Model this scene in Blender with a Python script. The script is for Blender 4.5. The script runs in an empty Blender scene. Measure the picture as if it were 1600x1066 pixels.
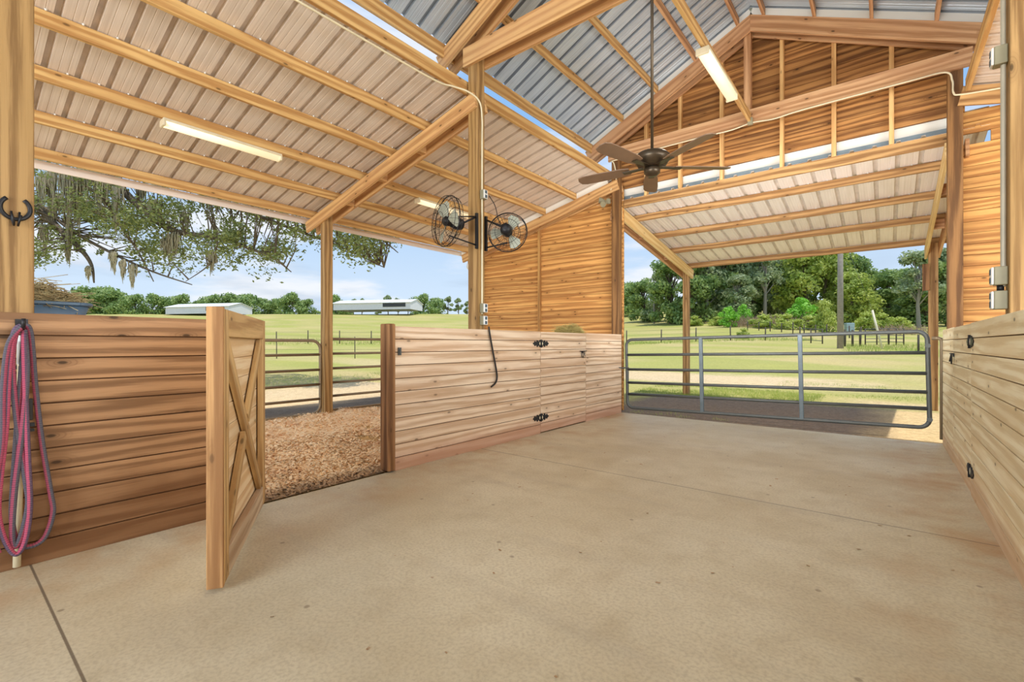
import bpy, bmesh, math, random
from mathutils import Vector, Matrix, noise
R = random.Random(11)
SC = bpy.context.scene
COL = SC.collection
SIN, COS = math.sin(0.6756), math.cos(0.6756)

# ------------------------------------------------------------------ helpers
class MB:
    """Collects shapes in world space, built as ONE mesh object. UVs are in metres, u along the piece."""
    def __init__(s):
        s.v = []; s.f = []; s.uv = []; s.sm = []; s.mi = []; s.mat = 0
    def face(s, idx, uv=None, smooth=False):
        s.f.append(tuple(idx)); s.uv.append(uv or [(0, 0)] * len(idx)); s.sm.append(smooth); s.mi.append(s.mat)
    def board(s, p0, p1, w, h, up=(0, 0, 1), e0=0.0, e1=0.0):
        """box beam p0->p1, w sideways, h along up; e0/e1 slant the ends (shift of the top edge along the length)"""
        p0, p1 = Vector(p0), Vector(p1); d = p1 - p0; L = d.length; d.normalize()
        side = d.cross(Vector(up)).normalized(); u = side.cross(d).normalized()
        b = len(s.v)
        for p, e in ((p0, e0), (p1, e1)):
            for a, c in ((-1, -1), (1, -1), (1, 1), (-1, 1)):
                s.v.append(p + side * (a * w / 2) + u * (c * h / 2) + d * (e if c > 0 else -e))
        ou, ov = R.random() * 90, R.random() * 90
        acc = 0
        for i, wd in zip(range(4), (w, h, w, h)):
            j = (i + 1) % 4
            s.face((b + i, b + 4 + i, b + 4 + j, b + j), [(ou, ov + acc), (ou + L, ov + acc), (ou + L, ov + acc + wd), (ou, ov + acc + wd)])
            acc += wd
        s.face((b, b + 1, b + 2, b + 3), [(ou, ov), (ou + w * .3, ov), (ou + w * .3, ov + h), (ou, ov + h)])
        s.face((b + 7, b + 6, b + 5, b + 4), [(ou, ov), (ou + w * .3, ov), (ou + w * .3, ov + h), (ou, ov + h)])
        return s
    def box(s, c, size, rz=0.0):
        c = Vector(c); sx, sy, sz = size
        ax = 0 if sx >= sy and sx >= sz else (1 if sy >= sz else 2)
        m = Matrix.Rotation(rz, 3, 'Z')
        X, Y, Z = m @ Vector((1, 0, 0)), m @ Vector((0, 1, 0)), Vector((0, 0, 1))
        if ax == 0: return s.board(c - X * sx / 2, c + X * sx / 2, sy, sz, Z)
        if ax == 1: return s.board(c - Y * sy / 2, c + Y * sy / 2, sx, sz, Z)
        return s.board(c - Z * sz / 2, c + Z * sz / 2, sy, sx, X)
    def tube(s, pts, r, n=8, cap=True, flat=1.0, flatdir=None):
        pts = [Vector(p) for p in pts]; m = len(pts)
        rs = r if isinstance(r, (list, tuple)) else [r] * m
        b = len(s.v); ref = None; acc = 0
        for i, p in enumerate(pts):
            t = (pts[min(i + 1, m - 1)] - pts[max(i - 1, 0)])
            t = t.normalized() if t.length > 1e-9 else Vector((0, 0, 1))
            if ref is None:
                ref = Vector(flatdir) if flatdir is not None else (Vector((0, 0, 1)) if abs(t.z) < .9 else Vector((1, 0, 0)))
            a = (ref - t * ref.dot(t))
            if a.length < 1e-6: a = t.orthogonal()
            a.normalize(); ref = a; c = t.cross(a)
            for k in range(n):
                th = 2 * math.pi * k / n
                s.v.append(p + a * (math.cos(th) * rs[i] * flat) + c * (math.sin(th) * rs[i]))
        for i in range(m - 1):
            L = (pts[i + 1] - pts[i]).length
            for k in range(n):
                k2 = (k + 1) % n
                s.face((b + i * n + k, b + i * n + k2, b + (i + 1) * n + k2, b + (i + 1) * n + k),
                       [(acc, k / n), (acc, (k + 1) / n), (acc + L, (k + 1) / n), (acc + L, k / n)], True)
            acc += L
        if cap:
            s.face([b + k for k in range(n)][::-1]); s.face([b + (m - 1) * n + k for k in range(n)])
        return s
    def lathe(s, c, prof, n=24, axis=(0, 0, 1), cap=True):
        c = Vector(c); ax = Vector(axis).normalized()
        a = ax.orthogonal().normalized(); e = ax.cross(a); b = len(s.v)
        for r, h in prof:
            for k in range(n):
                th = 2 * math.pi * k / n
                s.v.append(c + ax * h + a * (math.cos(th) * r) + e * (math.sin(th) * r))
        for i in range(len(prof) - 1):
            for k in range(n):
                k2 = (k + 1) % n
                s.face((b + i * n + k, b + i * n + k2, b + (i + 1) * n + k2, b + (i + 1) * n + k), None, True)
        if cap:
            s.face([b + k for k in range(n)][::-1]); s.face([b + (len(prof) - 1) * n + k for k in range(n)])
        return s
    def poly(s, pts, thick=None):
        """flat polygon; thick = Vector extrusion"""
        b = len(s.v); pts = [Vector(p) for p in pts]; n = len(pts)
        s.v += pts; s.face(range(b, b + n), [(p.y, p.z) for p in pts])
        if thick is not None:
            t = Vector(thick); s.v += [p + t for p in pts]
            s.face([b + n + i for i in range(n)][::-1], [(pts[i].y, pts[i].z) for i in range(n)][::-1])
            for i in range(n):
                j = (i + 1) % n
                s.face((b + i, b + n + i, b + n + j, b + j))
        return s
    def build(s, name, mat, parent=None, bevel=0.0):
        me = bpy.data.meshes.new(name)
        off = Vector((0, 0, 0)); q = parent
        while q is not None:
            off += q.location; q = q.parent
        me.from_pydata([tuple(p - off) for p in s.v], [], s.f)
        ul = me.uv_layers.new(name='UVMap')
        flat = [c for uv in s.uv for p in uv for c in p]
        ul.data.foreach_set('uv', flat)
        me.polygons.foreach_set('use_smooth', s.sm)
        for m in (mat if isinstance(mat, (list, tuple)) else [mat]): me.materials.append(m)
        if any(s.mi): me.polygons.foreach_set('material_index', s.mi)
        bm = bmesh.new(); bm.from_mesh(me); bmesh.ops.recalc_face_normals(bm, faces=bm.faces) if len(s.f) < 6000 else None
        bm.to_mesh(me); bm.free()
        o = bpy.data.objects.new(name, me); COL.objects.link(o)
        if parent is not None: o.parent = parent
        if bevel:
            m = o.modifiers.new('Bevel', 'BEVEL'); m.width = bevel; m.segments = 2; m.limit_method = 'ANGLE'
        return o

def tag(o, label, cat=None, group=None, kind=None):
    o['label'] = label
    if cat: o['category'] = cat
    if group: o['group'] = group
    if kind: o['kind'] = kind
    return o
def thing(name, label, cat, loc=(0, 0, 0), group=None):
    o = bpy.data.objects.new(name, None); COL.objects.link(o); o.location = loc; o.empty_display_size = .1
    return tag(o, label, cat, group)
def struct(o, label):
    o['kind'] = 'structure'; o['label'] = label; return o

# ------------------------------------------------------------------ materials
def lin(c):
    return tuple(((x / 255) / 12.92 if x / 255 <= .04045 else ((x / 255 + .055) / 1.055) ** 2.4) for x in c) + (1,)
class NT:
    def __init__(s, name):
        s.m = bpy.data.materials.new(name); s.m.use_nodes = True; s.t = s.m.node_tree; s.n = s.t.nodes; s.l = s.t.links
        s.b = s.n['Principled BSDF']
    def N(s, typ, **kw):
        n = s.n.new(typ)
        for k, v in kw.items():
            if k in n.inputs.keys(): s.set(n.inputs[k], v)
            else: setattr(n, k, v)
        return n
    def set(s, inp, v):
        if isinstance(v, bpy.types.NodeSocket): s.l.new(v, inp)
        else: inp.default_value = v
    def math(s, op, a, b=0.0, c=None, clamp=False):
        n = s.n.new('ShaderNodeMath'); n.operation = op; n.use_clamp = clamp
        s.set(n.inputs[0], a); s.set(n.inputs[1], b)
        if c is not None: s.set(n.inputs[2], c)
        return n.outputs[0]
    def mix(s, f, a, b, mode='MIX'):
        n = s.n.new('ShaderNodeMix'); n.data_type = 'RGBA'; n.blend_type = mode
        s.set(n.inputs['Factor'], f); s.set(n.inputs[6], a); s.set(n.inputs[7], b)
        return n.outputs[2]
    def ramp(s, f, lo, hi, a=0.0, b=1.0):
        n = s.n.new('ShaderNodeMapRange'); n.interpolation_type = 'SMOOTHSTEP'
        s.set(n.inputs[0], f); s.set(n.inputs[1], lo); s.set(n.inputs[2], hi); s.set(n.inputs[3], a); s.set(n.inputs[4], b)
        return n.outputs[0]
    def noise(s, vec, scale, detail=3, rough=.55, dist=0.0):
        n = s.N('ShaderNodeTexNoise', Scale=scale, Detail=detail, Roughness=rough, Distortion=dist)
        s.l.new(vec, n.inputs['Vector']); return n.outputs['Fac']
    def scale(s, vec, xyz):
        n = s.n.new('ShaderNodeVectorMath'); n.operation = 'MULTIPLY'
        s.l.new(vec, n.inputs[0]); n.inputs[1].default_value = xyz; return n.outputs[0]
    def bump(s, h, strength=.2, dist=.01):
        n = s.N('ShaderNodeBump', Strength=strength, Distance=dist); s.l.new(h, n.inputs['Height'])
        s.l.new(n.outputs[0], s.b.inputs['Normal'])

def wood(name, base, dark, knot=1.0, var=.25, grain=1.0, rough=.62, foot=None, foot_z=.16, red=None, sat=.9, hue=.511):
    t = NT(name)
    uv = t.N('ShaderNodeUVMap').outputs[0]
    isl = t.N('ShaderNodeNewGeometry').outputs['Random Per Island']
    fine = t.noise(t.scale(uv, (3.0, 90, 1)), 1, 3)
    mid = t.noise(t.scale(uv, (1.3, 30, 1)), 1, 6, .68, .5)
    big = t.noise(t.scale(uv, (.9, 3.5, 1)), 1, 2)
    w = t.N('ShaderNodeTexWave', wave_type='BANDS', bands_direction='Y', Scale=1.0, Distortion=9.0, Detail=2.0)
    w.inputs['Detail Scale'].default_value = 1.1
    t.l.new(t.scale(uv, (.35, 3.4, 1)), w.inputs['Vector'])
    v = t.N('ShaderNodeTexVoronoi', Scale=1.0, voronoi_dimensions='2D'); t.l.new(t.scale(uv, (2.6, 6.2, 1)), v.inputs['Vector'])
    sepc = t.N('ShaderNodeSeparateColor'); t.l.new(v.outputs['Color'], sepc.inputs[0])
    sel = t.math('GREATER_THAN', sepc.outputs[0], .7)
    kn = t.math('MULTIPLY', t.ramp(v.outputs['Distance'], .035, .085, 1, 0), sel)
    ring = t.math('MULTIPLY', t.math('MULTIPLY', t.ramp(t.math('SINE', t.math('MULTIPLY', v.outputs['Distance'], 85.0)), .1, .9), t.ramp(v.outputs['Distance'], .10, .30, 1, 0)), sel)
    halo = t.math('MULTIPLY', t.ramp(v.outputs['Distance'], .08, .36, 1, 0), sel)
    g = t.math('ADD', t.math('MULTIPLY', mid, .55), t.math('MULTIPLY', fine, .32))
    g = t.math('ADD', g, t.math('MULTIPLY', w.outputs['Fac'], .26))
    g = t.ramp(g, .42, .72, 0, grain)
    col = t.mix(g, lin(base), lin(dark))
    col = t.mix(t.math('MULTIPLY', t.ramp(big, .4, .7), .45), col, lin(red or dark))
    col = t.mix(t.math('MULTIPLY', halo, .42 * knot), col, lin(dark))
    col = t.mix(t.math('MULTIPLY', ring, .5 * knot), col, lin(dark))
    kd = tuple(int(c * .5) for c in dark)
    col = t.mix(t.math('MULTIPLY', kn, .85 * knot), col, lin(kd))
    br = t.math('ADD', t.math('MULTIPLY', isl, var), 1.04 - var / 2)
    hs = t.N('ShaderNodeHueSaturation', Saturation=sat, Fac=1.0, Hue=hue)
    t.l.new(br, hs.inputs['Value']); t.l.new(col, hs.inputs['Color']); col = hs.outputs[0]
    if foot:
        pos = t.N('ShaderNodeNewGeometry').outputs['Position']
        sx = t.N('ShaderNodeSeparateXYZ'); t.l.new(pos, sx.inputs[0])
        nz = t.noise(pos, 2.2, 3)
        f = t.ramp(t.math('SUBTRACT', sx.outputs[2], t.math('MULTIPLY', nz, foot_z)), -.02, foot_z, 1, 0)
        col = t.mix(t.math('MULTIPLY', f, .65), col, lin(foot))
    t.l.new(col, t.b.inputs['Base Color']); t.b.inputs['Roughness'].default_value = rough
    t.b.inputs['Specular IOR Level'].default_value = .3
    t.bump(t.math('ADD', g, fine), .18, .004)
    return t.m

def plain(name, c, rough=.5, metal=0.0, var=.12, scale=6, emit=None, es=1.0, alpha=None):
    t = NT(name)
    tc = t.N('ShaderNodeTexCoord').outputs['Object']
    n = t.noise(tc, scale, 3)
    t.l.new(t.mix(t.math('MULTIPLY', n, 1.0), lin(tuple(min(255, x * (1 + var)) for x in c)), lin(tuple(x * (1 - var) for x in c))), t.b.inputs['Base Color'])
    t.b.inputs['Roughness'].default_value = rough; t.b.inputs['Metallic'].default_value = metal
    if emit: t.b.inputs['Emission Color'].default_value = lin(emit); t.b.inputs['Emission Strength'].default_value = es
    if alpha: t.b.inputs['Alpha'].default_value = alpha
    return t.m

def sheet(name, c1, c2, metal, rough):
    t = NT(name)
    uv = t.N('ShaderNodeUVMap').outputs[0]
    a = t.noise(t.scale(uv, (.5, 60, 1)), 1, 3)
    b = t.noise(t.scale(uv, (1.5, 6, 1)), 1, 2)
    f = t.math('ADD', t.math('MULTIPLY', a, .6), t.math('MULTIPLY', b, .4))
    t.l.new(t.mix(t.ramp(f, .3, .7), lin(c1), lin(c2)), t.b.inputs['Base Color'])
    t.b.inputs['Metallic'].default_value = metal; t.b.inputs['Roughness'].default_value = rough
    return t.m

M = {}
M['purlin'] = wood('pine_purlin', (226, 178, 112), (184, 124, 62), .9, .2)
M['rafter'] = wood('pine_rafter', (226, 172, 112), (190, 128, 74), 1.0, .16, red=(200, 138, 92))
M['gablebeam'] = wood('pine_gable_beam', (216, 160, 116), (176, 116, 74), 1.0, .16, red=(186, 122, 86))
M['porchwood'] = wood('porch_pine', (204, 150, 92), (146, 94, 48), .9, .16)
M['porchlight'] = wood('porch_pale_pine', (236, 200, 144), (214, 166, 104), .6, .1)
M['post'] = wood('pine_post', (184, 138, 84), (134, 92, 48), .9, .12, red=(164, 118, 60))
M['studwood'] = wood('gable_studs', (236, 184, 118), (206, 142, 80), .5, .14)
M['plankstud'] = wood('plank_stud', (204, 146, 76), (156, 98, 40), .5, .1)
M['darkpost'] = wood('brown_post', (150, 98, 50), (100, 60, 28), .8, .1)
M['plank'] = wood('orange_planks', (226, 158, 78), (176, 104, 36), .9, .28, 1.0, red=(196, 122, 48))
M['gable'] = wood('gable_planks', (186, 120, 54), (118, 64, 20), 1.0, .32, 1.0, red=(160, 92, 30))
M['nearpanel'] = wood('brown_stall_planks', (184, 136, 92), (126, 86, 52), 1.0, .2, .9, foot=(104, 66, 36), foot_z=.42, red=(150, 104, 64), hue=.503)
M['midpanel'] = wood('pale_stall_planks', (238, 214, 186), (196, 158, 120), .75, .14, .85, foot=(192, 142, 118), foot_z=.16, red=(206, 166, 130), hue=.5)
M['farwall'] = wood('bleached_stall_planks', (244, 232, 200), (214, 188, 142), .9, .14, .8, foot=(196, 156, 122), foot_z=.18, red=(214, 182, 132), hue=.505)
M['gatewood'] = wood('gate_wood', (214, 168, 110), (168, 118, 66), .8, .18, .9)
M['jamb'] = wood('brown_jamb', (170, 112, 66), (112, 66, 34), .5, .08)
M['leansheet'] = sheet('lean_to_sheet', (236, 226, 218), (212, 200, 190), .1, .5)
M['mainsheet'] = sheet('galvanised_sheet', (210, 222, 234), (170, 184, 200), .3, .36)
M['porchsheet'] = sheet('porch_sheet', (252, 243, 240), (238, 228, 222), .05, .5)
M['flashing'] = plain('white_flashing', (250, 250, 246), .5, 0, .01)
M['blueflash'] = plain('blue_grey_flashing', (140, 158, 172), .45, .3)
M['galv'] = plain('galvanised_tube', (94, 98, 98), .5, .3, .1)
M['galvstay'] = plain('galvanised_stay', (100, 112, 120), .5, .2, .2)
M['browntube'] = plain('olive_brown_tube', (140, 124, 100), .5, .3, .12)
M['black'] = plain('black_iron', (38, 38, 42), .45, .4)
M['blackrub'] = plain('black_rubber', (34, 30, 30), .6)
M['pvc'] = plain('cream_pvc', (226, 216, 186), .45)
M['conduit'] = plain('grey_conduit', (186, 180, 164), .45, .1)
M['boxgrey'] = plain('grey_outlet_box', (150, 146, 122), .5)
M['white'] = plain('white_plastic', (232, 234, 234), .4)
M['socket'] = plain('dark_socket', (60, 84, 100), .5)
M['bronze'] = plain('bronze_fan', (84, 72, 58), .35, .6)
M['blade'] = plain('brown_fan_blade', (140, 114, 94), .5)
M['silverblade'] = plain('silver_fan_blade', (176, 180, 166), .5, .1)
M['fixture'] = plain('fixture_housing', (226, 216, 190), .5)
M['lens'] = plain('fixture_lens', (252, 246, 224), .3, 0, .02, 6, (255, 232, 186), .6)
M['tub'] = plain('slate_blue_tub', (92, 116, 140), .45)
M['straw'] = plain('brown_straw', (206, 172, 134), .8, 0, .4, 30)
M['hay'] = plain('dry_hay', (206, 172, 112), .8, 0, .4, 30)
M['pinkrope'] = None
M['redlabel'] = plain('red_tag', (200, 60, 70), .5)
M['barnroof'] = plain('white_metal_roof', (240, 242, 246), .5)
M['barnwall'] = plain('barn_wall', (224, 224, 238), .6)
M['barndark'] = plain('barn_opening', (70, 72, 78), .8)
M['fencepost'] = plain('grey_fence_post', (78, 72, 62), .8, 0, .25)
M['wire'] = plain('fence_wire', (110, 108, 96), .6, .4)
M['polewood'] = plain('weathered_pole', (150, 142, 132), .8, 0, .15)
M['bark'] = plain('oak_bark', (104, 92, 76), .9, 0, .3, 8)
M['barkpale'] = plain('pale_bark', (150, 142, 130), .9, 0, .2, 8)
M['cabinet'] = plain('pale_blue_cabinet', (160, 184, 190), .6)
M['brush'] = plain('dry_brush', (162, 140, 116), .9, 0, .3, 20)

def leafmat(name, a, b, c):
    t = NT(name)
    r = t.N('ShaderNodeNewGeometry').outputs['Random Per Island']
    pos = t.N('ShaderNodeTexCoord').outputs['Object']
    n = t.noise(pos, .55, 2)
    col = t.mix(r, lin(a), lin(b))
    col = t.mix(t.ramp(n, .4, .65), col, lin(c))
    t.l.new(col, t.b.inputs['Base Color']); t.b.inputs['Roughness'].default_value = .55
    tr = t.N('ShaderNodeBsdfTranslucent'); t.l.new(col, tr.inputs[0])
    ms = t.N('ShaderNodeMixShader'); ms.inputs[0].default_value = .35
    t.l.new(t.b.outputs[0], ms.inputs[1]); t.l.new(tr.outputs[0], ms.inputs[2])
    t.l.new(ms.outputs[0], t.n['Material Output'].inputs[0])
    return t.m
M['oakleaf'] = leafmat('oak_leaves', (112, 128, 68), (162, 168, 104), (136, 146, 84))
M['moss'] = leafmat('spanish_moss', (206, 198, 168), (226, 216, 186), (190, 180, 148))
M['treeA'] = leafmat('wood_leaves', (142, 168, 92), (186, 202, 126), (116, 146, 80))
M['treeB'] = leafmat('bright_leaves', (176, 192, 84), (212, 218, 122), (150, 172, 76))
M['treeC'] = leafmat('grey_green_leaves', (152, 170, 118), (196, 204, 160), (126, 148, 100))
M['treeN'] = leafmat('fresh_green_leaves', (140, 204, 70), (174, 226, 96), (130, 190, 62))
M['bladegrass'] = leafmat('grass_blades', (166, 186, 84), (200, 208, 116), (150, 170, 76))
def shavemat():
    t = NT('wood_shavings'); r = t.N('ShaderNodeNewGeometry').outputs['Random Per Island']; pos = t.N('ShaderNodeNewGeometry').outputs['Position']
    n = t.noise(pos, 38, 3, .7); b = t.noise(pos, 3.0, 3)
    col = t.mix(t.ramp(n, .35, .65), lin((255, 236, 200)), lin((244, 194, 134)))
    col = t.mix(t.math('MULTIPLY', r, .6), col, lin((255, 236, 206)))
    col = t.mix(t.ramp(b, .5, .75, 0, .4), col, lin((226, 164, 100)))
    s = t.N('ShaderNodeSeparateXYZ'); t.l.new(pos, s.inputs[0])
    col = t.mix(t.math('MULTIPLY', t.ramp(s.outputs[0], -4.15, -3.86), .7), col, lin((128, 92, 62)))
    t.l.new(col, t.b.inputs['Base Color']); t.b.inputs['Roughness'].default_value = .9; t.bump(n, .5, .02); return t.m
M['shave'] = shavemat()

def rope_material(name, a, b, c):
    t = NT(name)
    uv = t.N('ShaderNodeUVMap').outputs[0]
    s = t.N('ShaderNodeSeparateXYZ'); t.l.new(uv, s.inputs[0])
    ck = t.math('SINE', t.math('MULTIPLY', s.outputs[0], 520.0))
    band = t.ramp(t.math('SINE', t.math('MULTIPLY', s.outputs[1], 6.2832 * 1.0)), -.15, .15)
    col = t.mix(band, lin(a), lin(b))
    col = t.mix(t.math('MULTIPLY', t.ramp(ck, .2, .9), .45), col, lin(c))
    t.l.new(col, t.b.inputs['Base Color']); t.b.inputs['Roughness'].default_value = .8
    t.bump(ck, .4, .002)
    return t.m
M['rope1'] = rope_material('pink_and_grey_braid', (170, 78, 104), (92, 88, 100), (70, 62, 82))
M['rope2'] = rope_material('magenta_braid', (190, 82, 112), (104, 84, 108), (80, 66, 92))
M['rope3'] = rope_material('grey_and_rose_braid', (92, 90, 102), (164, 72, 92), (66, 62, 76))

def concrete():
    t = NT('concrete_slab')
    pos = t.N('ShaderNodeNewGeometry').outputs['Position']
    s = t.N('ShaderNodeSeparateXYZ'); t.l.new(pos, s.inputs[0]); x, y = s.outputs[0], s.outputs[1]
    a = t.noise(pos, .7, 4, .6); b = t.noise(pos, 4.5, 4, .65); c = t.noise(pos, 60, 2)
    st = t.noise(t.scale(pos, (.35, 3.2, 1)), 1.2, 4, .6)
    col = t.mix(t.ramp(a, .3, .7), lin((222, 214, 190)), lin((200, 188, 160)))
    col = t.mix(t.math('MULTIPLY', t.ramp(b, .45, .75), .35), col, lin((178, 162, 130)))
    col = t.mix(t.math('MULTIPLY', t.ramp(st, .5, .8), .4), col, lin((182, 174, 158)))
    col = t.mix(t.ramp(c, .35, .75, 0, .34), col, lin((150, 134, 110)))
    # rusty soil washed along the stall fronts
    edge = t.math('MAXIMUM', t.ramp(x, -3.75, -2.75, 1, 0), t.ramp(x, -.35, .5, 0, 1))
    ws = t.math('MULTIPLY', edge, t.ramp(t.noise(pos, 1.4, 4, .65), .44, .7))
    col = t.mix(t.math('MULTIPLY', ws, .6), col, lin((184, 134, 84)))
    # small dark scuffs
    v = t.N('ShaderNodeTexVoronoi', Scale=1.15, voronoi_dimensions='2D'); t.l.new(pos, v.inputs['Vector'])
    col = t.mix(t.math('MULTIPLY', t.ramp(v.outputs['Distance'], .008, .022, 1, 0), .55), col, lin((110, 90, 70)))
    # sawn joints
    for yj in (.36, 4.11):
        j = t.ramp(t.math('ABSOLUTE', t.math('SUBTRACT', y, yj)), .003, .0075, 1, 0)
        col = t.mix(t.math('MULTIPLY', j, .8), col, lin((92, 78, 64)))
    t.l.new(col, t.b.inputs['Base Color']); t.l.new(t.ramp(a, .3, .7, .42, .58), t.b.inputs['Roughness'])
    t.b.inputs['Specular IOR Level'].default_value = .5
    t.bump(t.math('ADD', b, t.math('MULTIPLY', c, .4)), .12, .006)
    return t.m
M['concrete'] = concrete()

def terrain_mat():
    t = NT('field_ground')
    at = t.N('ShaderNodeVertexColor', layer_name='Col')
    pos = t.N('ShaderNodeNewGeometry').outputs['Position']
    a = t.noise(pos, 9, 5, .7); b = t.noise(pos, .35, 3)
    col = t.mix(t.ramp(a, .3, .75, 0, .55), at.outputs[0], t.mix(1.0, at.outputs[0], (.52, .5, .42, 1), 'MULTIPLY'))
    col = t.mix(t.ramp(b, .4, .7, 0, .35), col, t.mix(1.0, col, (1.15, 1.1, .95, 1), 'MULTIPLY'))
    c2 = t.noise(pos, 34, 4, .7)
    col = t.mix(t.ramp(c2, .42, .68, 0, .5), col, t.mix(1.0, col, (.42, .4, .38, 1), 'MULTIPLY'))
    col = t.mix(t.ramp(c2, .28, .40, .4, 0), col, t.mix(1.0, col, (1.5, 1.45, 1.4, 1), 'MULTIPLY'))
    t.l.new(col, t.b.inputs['Base Color']); t.b.inputs['Roughness'].default_value = .95
    t.b.inputs['Specular IOR Level'].default_value = .1
    t.bump(a, .6, .05)
    return t.m
M['terrain'] = terrain_mat()

M['gap'] = plain('dark_board_gap', (92, 62, 40), .9)

M['jambpale'] = wood('gate_edge', (196, 138, 84), (146, 92, 48), .6, .1)
M['gatepanel'] = wood('gate_panel', (240, 212, 176), (212, 164, 112), .7, .16, .8)
M['gaterail'] = wood('worn_gate_rail', (214, 190, 164), (176, 140, 112), .6, .1)

M['rib'] = plain('sheet_rib_shade', (206, 192, 180), .6)  # rib colours are darker: shade inside the hollows painted into the sheet
M['mainribshade'] = plain('silver_rib_shade', (142, 152, 164), .5, .2)
M['porchribshade'] = plain('cream_rib_shade', (224, 214, 206), .6)
# ------------------------------------------------------------------ key measures
XL, XR, YB, H = -3.757, .538, 7.88, 1.42       # aisle faces, slab end, stall height
XPL, XPR = -3.87, .65                            # post centrelines
XC = -1.62                                       # ridge
YN, YM = .31, 4.14                               # post rows (near, middle); far = 7.9
def zlean(x): return 4.22 - .23 * (-3.85 - x)    # top of lean-to rafters
def zmain(x): return 6.24 - .478 * abs(x - XC)   # top of main rafters
def zporch(y): return 3.79 - .161 * (y - 7.9)    # top of porch rafters

# ------------------------------------------------------------------ setting: slab, terrain
mb = MB(); mb.box((-1.6095, 1.94, -.06), (4.33, 11.88, .12))
struct(mb.build('floor', M['concrete']), 'worn concrete aisle floor with sawn joints and rusty soil marks')

def sstep(a, b, x):
    t = max(0, min(1, (x - a) / (b - a))); return t * t * (3 - 2 * t)
def hill(x, y):
    D = -x * SIN + y * COS; l = x * COS + y * SIN
    r = max(0, min(D - 12, 122)); k = 1 + .4 * sstep(.15, .5, l / max(D, 1))
    z = (.02 * r + .0005 * r * r) * k
    if D > 134: z -= .03 * (D - 134) * 1.0
    return z
def ground(x, y):
    z = hill(x, y)
    z += .05 * noise.noise((x * .25, y * .25, 0)) * sstep(14, 25, -x * SIN + y * COS)
    if x < -3.9 and y < 8.3: z += .10 * sstep(-3.9, -6.5, x)
    inside = min(sstep(-3.95, -3.7, x), 1 - sstep(.5, .8, x)) * (1 - sstep(7.6, 7.9, y))
    return z - .14 * inside - .015
def gcol(x, y):
    D = -x * SIN + y * COS; l = x * COS + y * SIN
    n1 = noise.noise((x * .5, y * .5, 3)); n2 = noise.noise((x * .12, y * .12, 7)); n3 = noise.noise((x * 1.6, y * 1.6, 1))
    g = Vector(lin((194, 186, 116))[:3]).lerp(Vector(lin((212, 192, 136))[:3]), sstep(-.25, .35, n2 + .3 * n1))
    far = Vector(lin((192, 184, 116))[:3]).lerp(Vector(lin((204, 190, 128))[:3]), sstep(-.2, .3, n2))
    c = g.lerp(far, sstep(35, 70, D))
    bright = Vector(lin((176, 180, 94))[:3])
    c = c.lerp(bright, .7 * sstep(-.1, .25, noise.noise((x * .09 + 5, y * .2, 2))) * sstep(13, 20, D))
    sand = Vector(lin((236, 208, 168))[:3]); soil = Vector(lin((156, 138, 122))[:3]); grav = Vector(lin((132, 122, 112))[:3])
    chips = Vector(lin((232, 204, 156))[:3])
    # gravel and sandy track along the lean-to
    if y < 11.5:
        e = x + .35 * n1
        wl = sstep(-12.6, -12.0, e) * (1 - sstep(-8.6, -8.2, e)) * (1 - sstep(9.5, 11, y))
        c = c.lerp(sand, .95 * wl)
        w2 = sstep(-8.9, -8.5, e) * (1 - sstep(8.2, 9, y)); c = c.lerp(grav, w2)
        w3 = sstep(-7.6, -7.4, x) * (1 - sstep(8.0, 8.3, y)); c = c.lerp(Vector(lin((216, 178, 124))[:3]), w3)
    # bare soil under the porch, wood chips by the gate post, sandy drive behind
    ws = sstep(-4.6, -4.2, x + .3 * n3) * (1 - sstep(11.3 + .0, 11.9, y + .35 * n3 + .12 * (x + 4) * .3)) * sstep(7.0, 7.6, y)
    c = c.lerp(soil, ws)
    wc = sstep(-.35, .15, x + .2 * n3) * (1 - sstep(11.2, 11.9, y + .3 * n3)) * sstep(7.0, 7.6, y) * (1 - sstep(4, 5, x))
    c = c.lerp(chips, wc)
    yy = y + .5 * n1 - .12 * (x + 4)
    wr = sstep(14.3, 15.2, yy) * (1 - sstep(17.6, 18.8, yy + .6 * n3)) * sstep(-30, -12, x) * (1 - sstep(-2.2, .8, x + 1.2 * n3))
    c = c.lerp(sand, .95 * wr)
    wp = sstep(-1.8, .2, x + .8 * n1) * sstep(11.6, 12.1, y + .3 * n3) * (1 - sstep(12.9, 13.8, y + .8 * n1))
    c = c.lerp(sand.lerp(chips, .4), .8 * wp)
    return c
def steps(a, b, near, s0, g):
    out = [near]; s = s0
    while out[-1] < b: out.append(out[-1] + s); s *= g
    lo = [near]; s = s0
    while lo[-1] > a: lo.append(lo[-1] - s); s *= g
    return sorted(set(lo + out))
xs = steps(-420, 160, -4, .2, 1.035); ys = steps(-40, 460, 10, .2, 1.035)
vs = [(x, y, ground(x, y)) for y in ys for x in xs]; nx = len(xs)
fs = [(j * nx + i, j * nx + i + 1, (j + 1) * nx + i + 1, (j + 1) * nx + i) for j in range(len(ys) - 1) for i in range(nx - 1)]
me = bpy.data.meshes.new('ground'); me.from_pydata(vs, [], fs); me.materials.append(M['terrain'])
ca = me.color_attributes.new('Col', 'FLOAT_COLOR', 'POINT')
buf = []
for v in vs: buf += list(gcol(v[0], v[1])) + [1]
ca.data.foreach_set('color', buf); me.polygons.foreach_set('use_smooth', [True] * len(fs))
o = bpy.data.objects.new('ground', me); COL.objects.link(o); struct(o, 'grassy field rising to a low hill, with sandy tracks and bare soil')

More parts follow.
